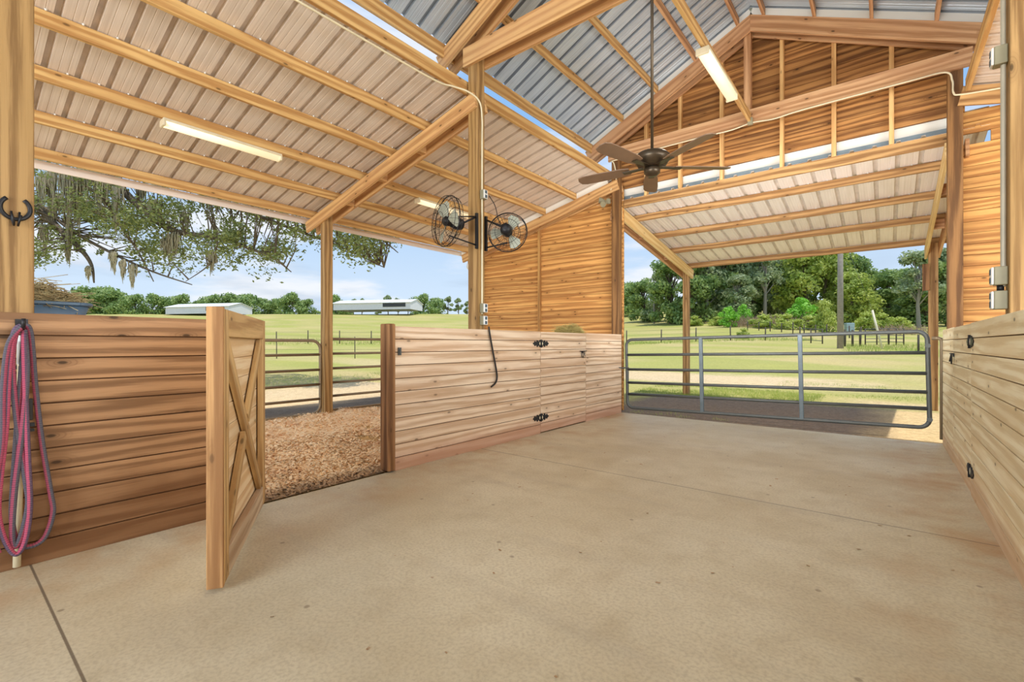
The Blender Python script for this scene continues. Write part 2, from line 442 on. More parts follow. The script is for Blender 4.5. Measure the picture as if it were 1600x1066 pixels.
# ------------------------------------------------------------------ corrugated roofs
def corrugated(name, label, mat, a0, a1, b0, b1, pitch=.23, rib=.034):
    """edge a0->a1 (low) to b0->b1 (high), ribs run a->b; the ribs stand up off the sheet"""
    a0, a1, b0, b1 = map(Vector, (a0, a1, b0, b1))
    d = (a1 - a0); L = d.length; d.normalize(); sl = (b0 - a0); S = sl.length
    up = d.cross(sl.normalized()); up = up if up.z > 0 else -up
    prof = []; t = 0
    while t < L:
        for q, h in ((0, 0), (.055, 0), (.060, .004), (.065, 0), (.118, 0), (.123, .004), (.128, 0), (.172, 0), (.182, rib), (.216, rib), (.226, 0)):
            if t + q * pitch / .23 <= L: prof.append((t + q * pitch / .23, h))
        t += pitch
    m = MB(); n = len(prof)
    for p0, p1 in ((a0, a1), (b0, b1)):
        for t, h in prof: m.v.append(p0 + d * t + up * h)
    for i in range(n - 1):
        m.mat = 1 if max(prof[i][1], prof[i + 1][1]) > .01 else 0  # rib faces take the painted-shade material
        m.face((i, i + 1, n + i + 1, n + i), [(0, prof[i][0]), (0, prof[i + 1][0]), (S, prof[i + 1][0]), (S, prof[i][0])])
    m.mat = 0
    return struct(m.build(name, (mat, M['mainribshade'] if mat is M['mainsheet'] else M['porchribshade'] if mat is M['porchsheet'] else M['rib'])), label)
YS, YE = -3.2, 8.36
PH = .13
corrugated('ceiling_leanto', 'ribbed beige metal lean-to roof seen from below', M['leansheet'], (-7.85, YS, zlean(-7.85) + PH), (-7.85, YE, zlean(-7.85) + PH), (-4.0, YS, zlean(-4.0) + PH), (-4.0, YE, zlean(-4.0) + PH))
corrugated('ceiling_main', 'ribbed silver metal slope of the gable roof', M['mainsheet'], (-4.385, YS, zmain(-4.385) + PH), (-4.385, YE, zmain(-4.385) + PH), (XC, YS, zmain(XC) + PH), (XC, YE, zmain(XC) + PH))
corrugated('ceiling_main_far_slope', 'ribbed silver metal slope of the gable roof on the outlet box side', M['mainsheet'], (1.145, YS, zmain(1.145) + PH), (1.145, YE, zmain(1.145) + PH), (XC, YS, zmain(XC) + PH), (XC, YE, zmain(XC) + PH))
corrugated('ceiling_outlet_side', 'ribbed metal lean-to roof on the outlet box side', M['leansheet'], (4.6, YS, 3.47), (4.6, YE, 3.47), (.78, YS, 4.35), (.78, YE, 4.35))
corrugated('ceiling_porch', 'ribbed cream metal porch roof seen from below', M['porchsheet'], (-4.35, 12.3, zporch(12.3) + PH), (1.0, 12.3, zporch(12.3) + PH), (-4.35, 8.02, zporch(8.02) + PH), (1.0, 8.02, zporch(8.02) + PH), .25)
mb = MB()
for s in (-1, 1): mb.board((XC + s * .11, YS, 6.345), (XC + s * .11, YE, 6.345), .24, .012, (s * .43, 0, .9))
struct(mb.build('ceiling_ridge_cap', M['mainsheet']), 'folded silver ridge cap of the gable roof')
def screws(name, parent, pts):
    m = MB()
    for p in pts: m.lathe(p, [(.006, 0), (.011, -.004), (.009, -.012), (.002, -.016)], 6)
    o = m.build(name, M['white'], parent); o['kind'] = 'stuff'; o['label'] = 'pale screw heads along the purlins'
ZL = bpy.data.objects['ceiling_leanto']; ZP = bpy.data.objects['ceiling_porch']
screws('screw_heads', ZL, [(x + .03, YS + .125 + .23 * k, zlean(x + .03) + PH) for x in (-6.86, -6.14, -5.42, -4.70) for k in range(12, 50)])
screws('screw_heads', ZP, [(-4.35 + .125 + .25 * k, y + .0 - .03, zporch(y - .03) + PH) for y in (8.75, 9.75, 10.75) for k in range(21)])
# plank walls
mb = MB(); z = .02
while z < 4.2:
    x0 = -7.42 if z + .07 < zlean(-7.42) - .1 else min(-4.0, -3.85 - (4.22 - z - .1) / .23)
    if x0 < -4.0:
        mb.board((x0, 8.045, z + .0675), (-3.8, 8.045, z + .0675), .03, .131); mb.mat = 1; mb.board((x0, 8.062, z + .0675), (-3.8, 8.062, z + .0675), .006, .1365); mb.mat = 0
    z += .1365
struct(mb.build('wall_back_left', (M['plank'], M['gap'])), 'orange pine plank wall closing the far end of the stalls behind the fan post')
mb = MB(); z = .02
while z < 4.2:
    x1 = 4.4 if z + .07 < 3.3 else .73 + (4.22 - z - .1) / .23
    hole = 3.68 < z + .07 < 3.9
    mb.board((.98 if hole else .72, 8.045, z + .0675), (x1, 8.045, z + .0675), .03, .131); mb.mat = 1; mb.board((.98 if hole else .72, 8.062, z + .0675), (x1, 8.062, z + .0675), .006, .1365); mb.mat = 0; z += .1365
struct(mb.build('wall_back_right', (M['plank'], M['gap'])), 'orange pine plank wall closing the stalls behind the outlet boxes')
mb = MB(); z = 4.13
while z < 6.2:
    w = (6.24 - z - .02) / .478 - .12
    w = min(w, 2.36)
    if w > .1:
        mb.board((XC - w, 8.115, z + .0675), (XC + w, 8.115, z + .0675), .03, .131); mb.mat = 1; mb.board((XC - w, 8.132, z + .0675), (XC + w, 8.132, z + .0675), .006, .1365); mb.mat = 0
    z += .1365
struct(mb.build('wall_gable', (M['gable'], M['gap'])), 'rough orange plank infill of the gable end above the porch')
mb = MB(); mb.board((-3.98, 8.16, 4.07), (.98, 8.16, 4.07), .015, .2); struct(mb.build('trim_flashing', M['flashing']), 'white metal flashing strip below the gable planks')
mb = MB(); mb.board((-3.98, 8.13, 3.95), (1.0, 8.13, 3.95), .03, .085); struct(mb.build('trim_flashing_fold', M['blueflash']), 'blue-grey folded lower edge of the flashing')
mb = MB(); mb.board((-7.86, YS, zlean(-7.86) + .075), (-7.86, YE, zlean(-7.86) + .075), .02, .10); struct(mb.build('trim_eave', M['porchsheet']), 'pale metal edge trim along the lean-to eave')

mb = MB()
for s in (-1, 1): mb.board((XC + s * 2.75, 7.842, zmain(XC + 2.75) + .062), (XC, 7.842, zmain(XC) + .062), .014, .118)
struct(mb.build('trim_rake', M['flashing']), 'white metal rake trim above the gable rafters')
mb = MB(); mb.board((-7.8, 7.842, zlean(-7.8) + .062), (-4.02, 7.842, zlean(-4.02) + .062), .014, .122)
struct(mb.build('trim_leanto_rake', M['flashing']), 'white metal rake trim above the last lean-to rafter')
# ------------------------------------------------------------------ posts
def post(c, z0, z1, label, group=None, mat='post', w=.14):
    m = MB(); m.box((c[0], c[1], (z0 + z1) / 2), (w, w, z1 - z0))
    return tag(m.build('timber_post', M[mat], None, .006), label, 'post', group)
post((XPL, YN), .0, 4.19, 'square timber post carrying the horseshoe hook')
post((XPL, YM), .0, 4.80, 'square timber post carrying two wire wall fans')
post((XPL, 7.9), .0, 4.74, 'square timber corner post at the hay-topped end of the stall wall', mat='darkpost')
post((XPR, YM + .03), .0, 4.80, 'square timber post carrying the stacked grey outlet boxes')
post((XPR, 7.9), .0, 4.74, 'square timber corner post beside the bleached stall wall', mat='darkpost')
post((-7.26, YM), .06, zlean(-7.26) + .0, 'square timber post between the two brown tube gates')
post((-7.30, 7.92), .06, zlean(-7.30) + .0, 'outer timber post at the lean-to corner holding a flood light')
post((-3.93, 11.9), -.03, zporch(11.9) - .0, 'porch timber post standing in the grass beyond the silver gate', mat='porchwood')
post((.68, 11.9), -.03, zporch(11.9) - .0, 'porch timber post beside the hinged end of the silver gate', mat='porchwood')

# ------------------------------------------------------------------ beams
def beam(name, p0, p1, w, h, mat, label, cat, group=None, up=(0, 0, 1), e0=0, e1=0):
    m = MB(); m.board(p0, p1, w, h, up, e0, e1)
    return tag(m.build(name, M[mat], None, .004), label, cat, group)
RW, RH = .04, .225       # rafter board
def pair(y): return ((y - .09, 'near'), (y + .09, 'second'))
# main trusses: rafters (doubled) and ties
vs_ = .5 * .245
xa, xb = XC - 2.80, XC + 2.80
for y, where in ((YM, 'over the fan post'), (7.9, 'of the gable end')):
    mat = 'rafter' if y < 5 else 'gablebeam'
    for yy, nm in pair(y):
        beam('rafter', (xa, yy, zmain(xa) - vs_), (XC, yy, zmain(XC) - vs_), RW, RH, mat, f'{nm} rafter board {where}, sloping up from the lean-to side', 'rafter', None, (0, 0, 1), 0, .052)
        beam('rafter', (xb, yy, zmain(xb) - vs_), (XC, yy, zmain(XC) - vs_), RW, RH, mat, f'{nm} rafter board {where}, sloping up from the outlet box side', 'rafter', None, (0, 0, 1), 0, .052)
        if y < 5 or nm == 'near':
            beam('tie_beam', (-3.99, yy, 4.69), (.80, yy, 4.69), RW, .225, mat, f'{nm} horizontal tie beam {where}', 'beam')
for k, xx in enumerate((-3.2, -2.3)):
    beam('blocking', (xx, YM - .07, zmain(xx) - .14), (xx, YM + .07, zmain(xx) - .14), .038, .18, 'rafter', f'short blocking between the doubled rafters, {("lower","upper")[k]} one', 'block')
# lean-to rafters
for y, where in ((YM, 'at the fan post'), (7.9, 'at the plank end wall')):
    for yy, nm in pair(y):
        beam('lean_to_rafter', (-7.74, yy, zlean(-7.74) - .095), (-3.80, yy, zlean(-3.80) - .095), RW, .185, 'rafter', f'{nm} sloping lean-to rafter {where}', 'rafter')
for k in range(3):
    xx = (-4.9, -5.75, -6.6)[k]
    beam('blocking', (xx, YM - .07, zlean(xx) - .09), (xx, YM + .07, zlean(xx) - .09), .09, .15, 'rafter', f'{("upper","middle","lower")[k]} blocking between the doubled lean-to rafters', 'block')
beam('lean_to_rafter', (.69, 7.81, 4.24), (4.5, 7.81, 3.37), RW, .225, 'porchwood', 'sloping lean-to rafter above the plank wall of the outlet side', 'rafter')
# lean-to purlins (along y)
ordn = ('eave', 'second', 'third', 'fourth', 'fifth')
for k, x in enumerate((-7.58, -6.86, -6.14, -5.42, -4.70)):
    beam('purlin', (x, YS, zlean(x) + .064), (x, 7.832, zlean(x) + .064), .045, .126, 'purlin', f'{ordn[k]} purlin up from the field edge of the lean-to' if k else 'lowest purlin running along the lean-to eave', 'purlin', 'lean-to purlins')
beam('header_beam', (-3.985, YS, 4.345), (-3.985, 7.86, 4.345), .045, .15, 'purlin', 'long header beam at the top of the beige lean-to roof', 'beam')
beam('header_beam', (.755, YS, 4.345), (.755, 7.78, 4.345), .045, .15, 'purlin', 'long header beam on the outlet box side of the aisle', 'beam')
# main purlins
for k, dx in enumerate((2.72, 2.10, 1.46, .82, .18)):
    zz = zmain(XC - dx) + (.062 if k else -.03); hh = .122 if k else .17
    beam('purlin', (XC - dx, YS, zz), (XC - dx, 7.832, zz), .04, hh, 'purlin' if k < 3 else 'gablebeam', ('lowest purlin under the silver roof, above the bright slit', 'second purlin up the silver roof slope', 'third purlin up the silver roof slope', 'fourth purlin up the silver roof slope', 'ridge purlin of the silver slope over the fan post')[k], 'purlin', 'silver roof purlins')
for k, dx in enumerate((2.72, 2.10, 1.46, .82, .18)):
    zz = zmain(XC + dx) + (.062 if k else -.03); hh = .122 if k else .17
    beam('purlin', (XC + dx, YS, zz), (XC + dx, 7.832, zz), .04, hh, 'gablebeam', ('lowest purlin of the roof slope on the outlet box side', 'second purlin up the slope on the outlet box side', 'third purlin up the slope on the outlet box side', 'fourth purlin up the slope on the outlet box side', 'ridge purlin on the outlet box side')[k], 'purlin', 'purlins over the outlet box side')
# board that carries the light along the aisle
beam('light_board', (XC, 3.0, 4.66), (XC, 7.78, 4.66), .04, .14, 'purlin', 'long board running to the gable tie beam and carrying a tube light', 'board')
# gable studs and ledger
for k, x in enumerate((-3.365, -2.761, -2.09, -1.235, -.589, .046)):
    beam('gable_stud', (x, 8.055, 3.90), (x, 8.055, zmain(x) - .02), .055, .085, 'studwood', f'{("first","second","third","fourth","fifth","sixth")[k]} upright stud of the gable wall counted from the hay end', 'stud', 'gable studs', (0, 1, 0))
beam('wall_stud', (-5.674, 8.0, .05), (-5.674, 8.0, zlean(-5.674) - .03), .06, .05, 'plankstud', 'upright stud on the orange plank wall behind the wire fans', 'stud', None, (0, 1, 0))
beam('king_post', (-1.674, 7.9, 4.80), (-1.674, 7.9, 6.02), .10, .10, 'gablebeam', 'short king post between the gable tie beam and the ridge', 'post', None, (0, 1, 0))
beam('ledger_beam', (-3.79, 8.05, 3.83), (.72, 8.05, 3.83), .05, .15, 'porchwood', 'horizontal ledger beam below the white flashing of the gable wall', 'beam')
# porch frame
for x, nm, m_ in ((-3.835, 'pale porch rafter facing the aisle above the silver gate', 'porchlight'), (-4.02, 'reddish porch rafter on the far side of its post', 'gablebeam'), (.585, 'pale porch rafter beside the orange plank wall', 'porchlight'), (.77, 'reddish porch rafter beyond the outlet side post', 'gablebeam')):
    beam('porch_rafter', (x, 7.98, zporch(7.98) - .115), (x, 12.1, zporch(12.1) - .115), .04, .225, m_, nm, 'rafter')
for k, (y, nm) in enumerate(((8.75, 'first porch purlin below the ledger beam'), (9.75, 'second porch purlin below the ledger beam'), (10.75, 'third porch purlin below the ledger beam'), (11.95, 'lowest porch purlin at the porch eave'))):
    beam('porch_purlin', (-4.25, y, zporch(y) + .062), (.95, y, zporch(y) + .062), .045, .122, 'porchwood', nm, 'purlin', 'porch purlins')
for s, x in ((0, -3.93), (1, .68)):
    for k, y in enumerate((9.2, 10.6)):
        beam('blocking', (x - .07, y, zporch(y) - .1), (x + .07, y, zporch(y) - .1), .04, .16, 'gablebeam', f'{("inner","outer")[k]} blocking between the porch rafters {("over the grass post","beside the plank wall")[s]}', 'block')

# ------------------------------------------------------------------ stall walls
def panel_planks(m, p0, p1, z0, z1, n, t=.036, gap=.007):
    h = (z1 - z0) / n
    m.mat = 1; m.board((p0[0], p0[1], (z0 + z1) / 2), (p1[0], p1[1], (z0 + z1) / 2), .008, z1 - z0 - .02); m.mat = 0
    for i in range(n):
        zc = z0 + h * (i + .5)
        m.board((p0[0], p0[1], zc), (p1[0], p1[1], zc), t, h - gap)
    return m
def stall_panel(x, y0, y1, mat, label, n=11):
    m = MB(); panel_planks(m, (x, y0), (x, y1), -.004, H, n)
    return tag(m.build('stall_wall', (M[mat], M['gap']), None, .003), label, 'stall wall')
XW = XL - .018; XV = XR + .018
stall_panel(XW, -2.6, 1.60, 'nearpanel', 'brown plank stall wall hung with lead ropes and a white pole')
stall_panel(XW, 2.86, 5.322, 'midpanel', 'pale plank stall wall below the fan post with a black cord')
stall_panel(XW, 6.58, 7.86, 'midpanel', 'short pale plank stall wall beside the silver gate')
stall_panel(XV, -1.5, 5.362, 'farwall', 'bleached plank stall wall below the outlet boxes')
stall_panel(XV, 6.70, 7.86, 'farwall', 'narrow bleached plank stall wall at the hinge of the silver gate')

def ornate_hinge(parent, x, y, z, sgn):
    """black strap hinge lying on the wall plane, both leaves with scalloped ends"""
    m = MB()
    for s in (-1, 1):
        pts = []
        for a, w in ((0, .05), (.035, .05), (.05, .026), (.062, .026), (.078, .046), (.096, .046), (.11, .022), (.122, .02), (.136, .034), (.15, .034), (.162, .014), (.178, .012), (.19, .0)):
            pts.append((a, w))
        loop = [Vector((x, y + s * a, z + w)) for a, w in pts] + [Vector((x, y + s * a, z - w)) for a, w in pts[::-1][1:]]
        m.poly(loop, (sgn * .006, 0, 0))
    o = m.build('hinge', M['black'], parent)
    k = MB(); k.tube([(x + sgn * .008, y, z - .055), (x + sgn * .008, y, z + .055)], .009, 10); k.build('hinge_pin', M['black'], o)
    k = MB()
    for s in (-1, 1):
        k.poly([(x + sgn * .0065, y + s * .028, z + .026), (x + sgn * .0065, y + s * .046, z), (x + sgn * .0065, y + s * .028, z - .026), (x + sgn * .0065, y + s * .018, z)], (sgn * .002, 0, 0))
    k.build('hinge_cutout', M['pvc'], o)
def stall_door(x, y0, y1, mat, sgn, label, latch_y, latch_z, hz):
    t = thing('stall_door', label, 'stall door', (x, y0, 0))
    m = MB(); panel_planks(m, (x, y0 + .004), (x, y1 - .004), .012, H - .004, 11); m.build('plank_panel', (M[mat], M['gap']), t, .003)
    m = MB(); xb_ = x - sgn * .038
    m.board((xb_, y0 + .05, .05), (xb_, y0 + .05, H - .03), .04, .09, (0, 1, 0)); m.board((xb_, y1 - .05, .05), (xb_, y1 - .05, H - .03), .04, .09, (0, 1, 0))
    m.build('back_frame', M[mat], t)
    for z in hz: ornate_hinge(t, x + sgn * .020, y0 + .0, z, sgn)
    X = x + sgn * .02
    m = MB(); m.box((X + sgn * .004, latch_y, latch_z), (.008, .06, .035)); m.tube([(X + sgn * .012, latch_y - .09, latch_z + .01), (X + sgn * .02, latch_y + .1, latch_z + .012)], .007, 8)
    lt = m.build('latch', M['black'], t)
    m = MB(); pts = [Vector((X + sgn * .02, latch_y - .02 + .03 * math.sin(a), latch_z - .045 + .045 * math.cos(a))) for a in [i * math.pi / 8 for i in range(17)]]
    m.tube(pts, .006, 6, False); m.tube([(X + sgn * .016, latch_y + .03, latch_z + .02), (X + sgn * .03, latch_y + .035, latch_z - .07)], .006, 6); m.build('latch_ring', M['black'], lt)
    return t
stall_door(XW, 5.326, 6.576, 'midpanel', 1, 'closed pale plank stall door with two black strap hinges and a latch', 6.46, 1.12, (1.249, .222))
stall_door(XV, 5.366, 6.696, 'farwall', -1, 'closed bleached plank stall door with black hinges on the outlet side', 6.60, 1.13, (1.262, .20))

# jamb post of the open doorway, bevelled top
m = MB(); m.box((-3.80, 2.805, .725), (.135, .085, 1.43))
o = m.build('door_jamb', M['jamb'], None, .012); tag(o, 'dark brown jamb post at the edge of the open stall doorway', 'post')
m = MB(); m.box((-3.746, 2.905, 1.17), (.012, .035, .075)); m.box((-3.735, 2.90, 1.17), (.02, .014, .045))
tag(m.build('latch_catch', M['galv']), 'small grey latch catch on the plank wall beside the brown jamb', 'latch')

# open gate with X brace
hx, hy = -3.752, 1.63; fx, fy = -2.605, .935
d = Vector((fx - hx, fy - hy, 0)); GL = d.length; d.normalize(); nrm = Vector((-d.y, d.x, 0))
if nrm.dot(Vector((0, 0, 0)) - Vector((-3.2, 1.3, 0))) < 0: nrm = -nrm
g = thing('stall_gate', 'open wooden stall gate with an X brace swung into the aisle', 'gate', (hx, hy, 0))
def gp(s, z, off): return Vector((hx, hy, z)) + d * s + nrm * off
GT = H + .0
fr = -.020
def gb(name, s0, z0, s1, z1, w, t, off, mat='gatewood', par=None):
    m = MB(); m.board(gp(s0, z0, off), gp(s1, z1, off), t, w, (0, 0, 1) if abs(z1 - z0) < abs(s1 - s0) else tuple(d))
    return m.build(name, M[mat], par or g, .004)
m = MB()
for i in range(11):
    h = (GT - .04) / 11; zc = .03 + h * (i + .5)
    m.board(gp(.01, zc, -.062), gp(GL - .01, zc, -.062), .03, h - .003)
m.build('plank_panel', M['gatepanel'], g, .003)
gb('stile', GL - .05, .03, GL - .05, GT, .10, .04, fr); gb('stile', .05, .03, .05, GT, .10, .04, fr)
gb('rail', .10, GT - .07, GL - .10, GT - .07, .14, .04, fr); gb('rail', .10, .10, GL - .10, .10, .14, .04, fr, 'gaterail')
gb('brace', .12, .19, GL - .12, GT - .17, .085, .03, fr - .004)
gb('brace', .12, GT - .17, .5 * GL - .04, .5 * GT + .055, .085, .03, fr - .004); gb('brace', .5 * GL + .04, .5 * GT - .04, GL - .12, .19, .085, .03, fr - .004)
gb('edge_board', GL - .0, .02, GL - .0, GT + .01, .03, .075, -.04, 'jambpale')
for z in (.25, 1.2): m = MB(); m.tube([gp(-.012, z - .05, -.06), gp(-.012, z + .05, -.06)], .01, 8); m.build('hinge', M['black'], g)
# ------------------------------------------------------------------ tube gates
def rounded(p0, p1, z0, z1, r, n=6, lo=True):
    """closed outline of a gate between p0 and p1 with rounded corners"""
    p0, p1 = Vector((p0[0], p0[1], 0)), Vector((p1[0], p1[1], 0)); d = (p1 - p0); L = d.length; d.normalize()
    pts = []
    for cs, cz, a0 in ((L - r, z1 - r, 90), (L - r, z0 + r, 0), (r, z0 + r, -90), (r, z1 - r, 180)):
        rr = r
        for i in range(n + 1):
            a = math.radians(a0 - 90 * i / n)
            pts.append(p0 + d * (cs + rr * math.cos(a)) + Vector((0, 0, cz + rr * math.sin(a))))
    pts.append(pts[0]); return pts
def tube_gate(name, label, p0, p1, z0, z1, zr, stays, mat, staymat, r=.024, group=None, cr=.15):
    g = thing(name, label, 'gate', (p0[0], p0[1], 0), group)
    P0, P1 = Vector((p0[0], p0[1], 0)), Vector((p1[0], p1[1], 0)); d = P1 - P0; L = d.length; d.normalize()
    m = MB(); m.tube(rounded(p0, p1, z0, z1, cr), r, 10, False); m.build('frame', M[mat], g)
    for z in zr:
        m = MB(); m.tube([P0 + d * .01 + Vector((0, 0, z)), P1 - d * .01 + Vector((0, 0, z))], r * .9, 10); m.build('rail', M[mat], g)
    for s in stays:
        p = P0 + d * s; m = MB(); m.board(p + Vector((0, 0, z0)), p + Vector((0, 0, z1)), .052, .055, tuple(d)); m.build('stay', M[staymat], g, .006)
    return g
gate = tube_gate('tube_gate', 'silver six-bar tube gate across the end of the aisle', (-3.70, 8.0), (.43, 8.0), .13, 1.365, (.375, .585, .825, 1.09), (1.32, 2.73), 'galv', 'galvstay', .026, None, .11)
m = MB(); m.tube([(-3.755, 7.80, .87), (-3.72, 7.88, .85), (-3.70, 7.97, .86), (-3.66, 8.0, .85)], .012, 8); m.tube([(-3.752, 7.74, .875), (-3.74, 7.80, .86)], .012, 8)
m.build('latch_chain', M['galv'], gate)
m = MB(); m.tube([(-3.66, 7.99, .82), (-3.665, 7.985, .6), (-3.67, 7.99, .38)], .005, 6); m.build('chain', M['galv'], gate)
for z in (1.18, .24): m = MB(); m.tube([(.43, 8.0, z), (.43, 7.95, z)], .03, 8); m.build('hinge', M['galv'], gate)
gate.rotation_euler = (0, -.021, 0); gate.location.z = -.045
hp = MB(); hp.tube([(.44, 7.93, 1.315), (.50, 7.92, 1.315), (.53, 7.92, 1.30), (.535, 7.92, 1.25), (.535, 7.92, .05)], .022, 10)
tag(hp.build('hinge_pipe', M['browntube']), 'bent brown pipe standing against the bleached wall end at the gate hinge', 'pipe')
tube_gate('tube_gate', 'brown tube gate with a rounded corner, partly behind the open wooden gate', (-7.30, 4.05), (-7.30, .9), .10, 1.30, (.34, .58, .82, 1.07), (), 'browntube', 'browntube', .024, 'brown tube gates')
tube_gate('tube_gate', 'brown tube gate between the outer post and the brown jamb', (-7.37, 7.6), (-7.37, 4.10), .12, 1.33, (.36, .59, .83, 1.08), (), 'browntube', 'browntube', .024, 'brown tube gates')

# ------------------------------------------------------------------ electrics
def pipe(name, pts, r, mat, label, cat):
    P_ = [Vector(p) for p in pts]; out = []
    for i in range(len(P_) - 1):           # Catmull-Rom
        a, b, c, e = P_[max(i - 1, 0)], P_[i], P_[i + 1], P_[min(i + 2, len(P_) - 1)]
        for k in range(8):
            t = k / 8; out.append(.5 * ((2 * b) + (c - a) * t + (2 * a - 5 * b + 4 * c - e) * t * t + (3 * b - a - 3 * c + e) * t ** 3))
    out.append(P_[-1])
    m = MB(); m.tube(out, r, 8); return tag(m.build(name, M[mat]), label, cat)
xf = XPL + .07 + .014
pipe('conduit', [(-3.95, -.5, 4.19), (-3.95, 2.4, 4.19), (-3.945, 3.5, 4.19), (-3.90, 3.78, 4.21), (-3.83, 3.96, 4.20), (xf, 4.10, 4.13), (xf, 4.15, 3.95), (xf, 4.15, 3.6), (xf, 4.15, 2.5), (xf, 4.15, 1.6)], .011, 'pvc', 'pale conduit running along the header beam and down the fan post', 'conduit')
pipe('conduit', [(XPR - .088, YM + .03, 4.4), (XPR - .088, YM + .03, 3.2), (XPR - .088, YM + .03, 1.6)], .013, 'conduit', 'pale conduit running down the post with three outlet boxes', 'conduit')
pipe('conduit', [(-3.93, 7.78, 4.57), (-3.5, 7.765, 4.57), (-2.4, 7.765, 4.565), (-1.9, 7.765, 4.55), (-1.6, 7.765, 4.58), (-1.3, 7.765, 4.55), (-.9, 7.765, 4.57), (.2, 7.765, 4.57), (.55, 7.765, 4.56), (.62, 7.80, 4.45), (.63, 7.80, 4.30), (.70, 7.785, 4.25), (1.1, 7.77, 4.20)], .010, 'pvc', 'pale conduit running under the gable tie beam', 'conduit')
pipe('conduit', [(-3.90, 7.78, 4.56), (-3.86, 7.78, 4.50), (-3.84, 7.815, 4.3), (-3.86, 7.815, 4.15), (-3.94, 7.79, 4.05)], .010, 'pvc', 'short bent conduit at the top of the hay end corner post', 'conduit')
def outlet(x, y, z, sgn, label, h=.115, depth=.06):
    t = thing('outlet_box', label, 'outlet box', (x, y, z), None)
    m = MB(); m.box((x + sgn * depth / 2, y, z), (depth, .075, h)); m.build('box_body', M['boxgrey'], t, .006)
    m = MB(); m.box((x + sgn * (depth + .006), y, z), (.014, .068, h - .005)); c = m.build('cover_plate', M['white'], t, .012)
    for k in (-1, 1):
        m = MB(); m.box((x + sgn * (depth + .014), y, z + k * .026), (.004, .034, .036)); m.build('socket', M['socket'], c, .004)
xp = XPR - .07
for z, nm in ((1.665, 'upper grey outlet box of the stacked pair on the post above the bleached wall'), (1.515, 'lower grey outlet box of the stacked pair, just above the bleached wall'), (3.03, 'single grey outlet box high on the post near the roof')):
    outlet(xp - .002, YM + .03, z, -1, nm)
m = MB(); m.tube([(XPR - .10, YM + .03, 1.573), (XPR - .10, YM + .03, 1.607)], .017, 10); tag(m.build('conduit_coupling', M['black']), 'black coupling between the two stacked outlet boxes', 'coupling')
xq = XPL + .072
for z, nm in ((1.672, 'upper outlet box low on the fan post'), (1.525, 'lower outlet box low on the fan post above the plank wall'), (3.03, 'outlet box on the fan post above the wire fans, with plugs')):
    outlet(xq, 4.16, z, 1, nm, .11, .055)
pipe('hose', [(-3.735, 4.215, 1.452), (-3.732, 4.22, 1.40), (-3.73, 4.27, 1.2), (-3.73, 4.34, .95), (-3.73, 4.36, .84), (-3.728, 4.33, .77), (-3.728, 4.25, .725)], .011, 'blackrub', 'black cord hanging down the pale plank wall below the fan post', 'cord')

# ------------------------------------------------------------------ fluorescent fixtures
def tube_light(c, L, label, w=.13, axis_y=True):
    t = thing('tube_light', label, 'light', c)
    x, y, z = c
    m = MB(); m.board((x, y - L / 2, z + .025), (x, y + L / 2, z + .025), w, .035); m.build('housing', M['fixture'], t, .008)
    m = MB()
    prof = [(math.cos(a) * w * .46, -math.sin(a) * .055) for a in [math.pi * i / 10 for i in range(11)]]
    b = len(m.v)
    for yy in (y - L / 2 + .02, y + L / 2 - .02):
        for px, pz in prof: m.v.append(Vector((x + px, yy, z + .008 + pz)))
    for i in range(10): m.face((i, i + 1, 11 + i + 1, 11 + i), None, True)
    m.face(range(11)); m.face(range(11, 22)); m.build('diffuser', M['lens'], t)
    for s in (-1, 1):
        m = MB(); m.box((x, y + s * (L / 2 - .01), z - .005), (w * .98, .03, .075)); m.build('end_cap', M['fixture'], t, .01)
    return t
tube_light((-6.14, 2.22, zlean(-6.14) - .045), 1.27, 'lit tube light under the lean-to roof above the open wooden gate')
tube_light((-6.14, 5.75, zlean(-6.14) - .045), 1.27, 'lit tube light under the lean-to roof half hidden behind a wire fan')
tube_light((XC, 6.08, 4.535), 1.30, 'lit tube light hung below the board over the aisle', .15)
m = MB(); m.box((XC + .01, 7.75, 4.60), (.07, .06, .10)); tag(m.build('junction_box', M['boxgrey'], None, .006), 'small grey junction box where the light board meets the gable tie beam', 'junction box')

# ------------------------------------------------------------------ ceiling fan
fx_, fy_, fz_ = XC, 4.0, 2.86
f = thing('ceiling_fan', 'dark bronze five-blade ceiling fan on a long rod over the aisle', 'fan', (fx_, fy_, fz_))
m = MB(); m.tube([(fx_, fy_, fz_ + .06), (fx_, fy_, zmain(XC) - .2)], .013, 12); m.build('down_rod', M['bronze'], f)
m = MB(); m.lathe((fx_, fy_, fz_), [(.02, .10), (.05, .09), (.12, .065), (.155, .035), (.15, .0), (.12, -.045), (.07, -.06), (.05, -.06)], 28); m.build('motor_housing', M['bronze'], f)
m = MB(); m.lathe((fx_, fy_, fz_ - .06), [(.055, 0), (.07, -.015), (.068, -.05), (.045, -.07), (.01, -.075)], 24); m.build('switch_housing', M['bronze'], f)
ang0 = math.atan2(SIN, COS) + math.radians(3)
for k in range(5):
    a = ang0 + k * 2 * math.pi / 5; u = Vector((math.cos(a), math.sin(a), 0)); w = Vector((-u.y, u.x, 0)) * .98 + Vector((0, 0, .2)); c = Vector((fx_, fy_, fz_ - .055))
    m = MB(); outl = [(.20, .045), (.27, .06), (.5, .07), (.64, .068), (.69, .05), (.705, .0)]
    loop = [c + u * r + w * q for r, q in outl] + [c + u * r - w * q for r, q in outl[::-1][1:]]
    m.poly(loop, (0, 0, .007)); bl = m.build('blade', M['blade'], f)
    m = MB(); m.board(c + u * .07 + Vector((0, 0, .0)), c + u * .26 + Vector((0, 0, -.006)), .05, .008); m.build('blade_iron', M['bronze'], bl)

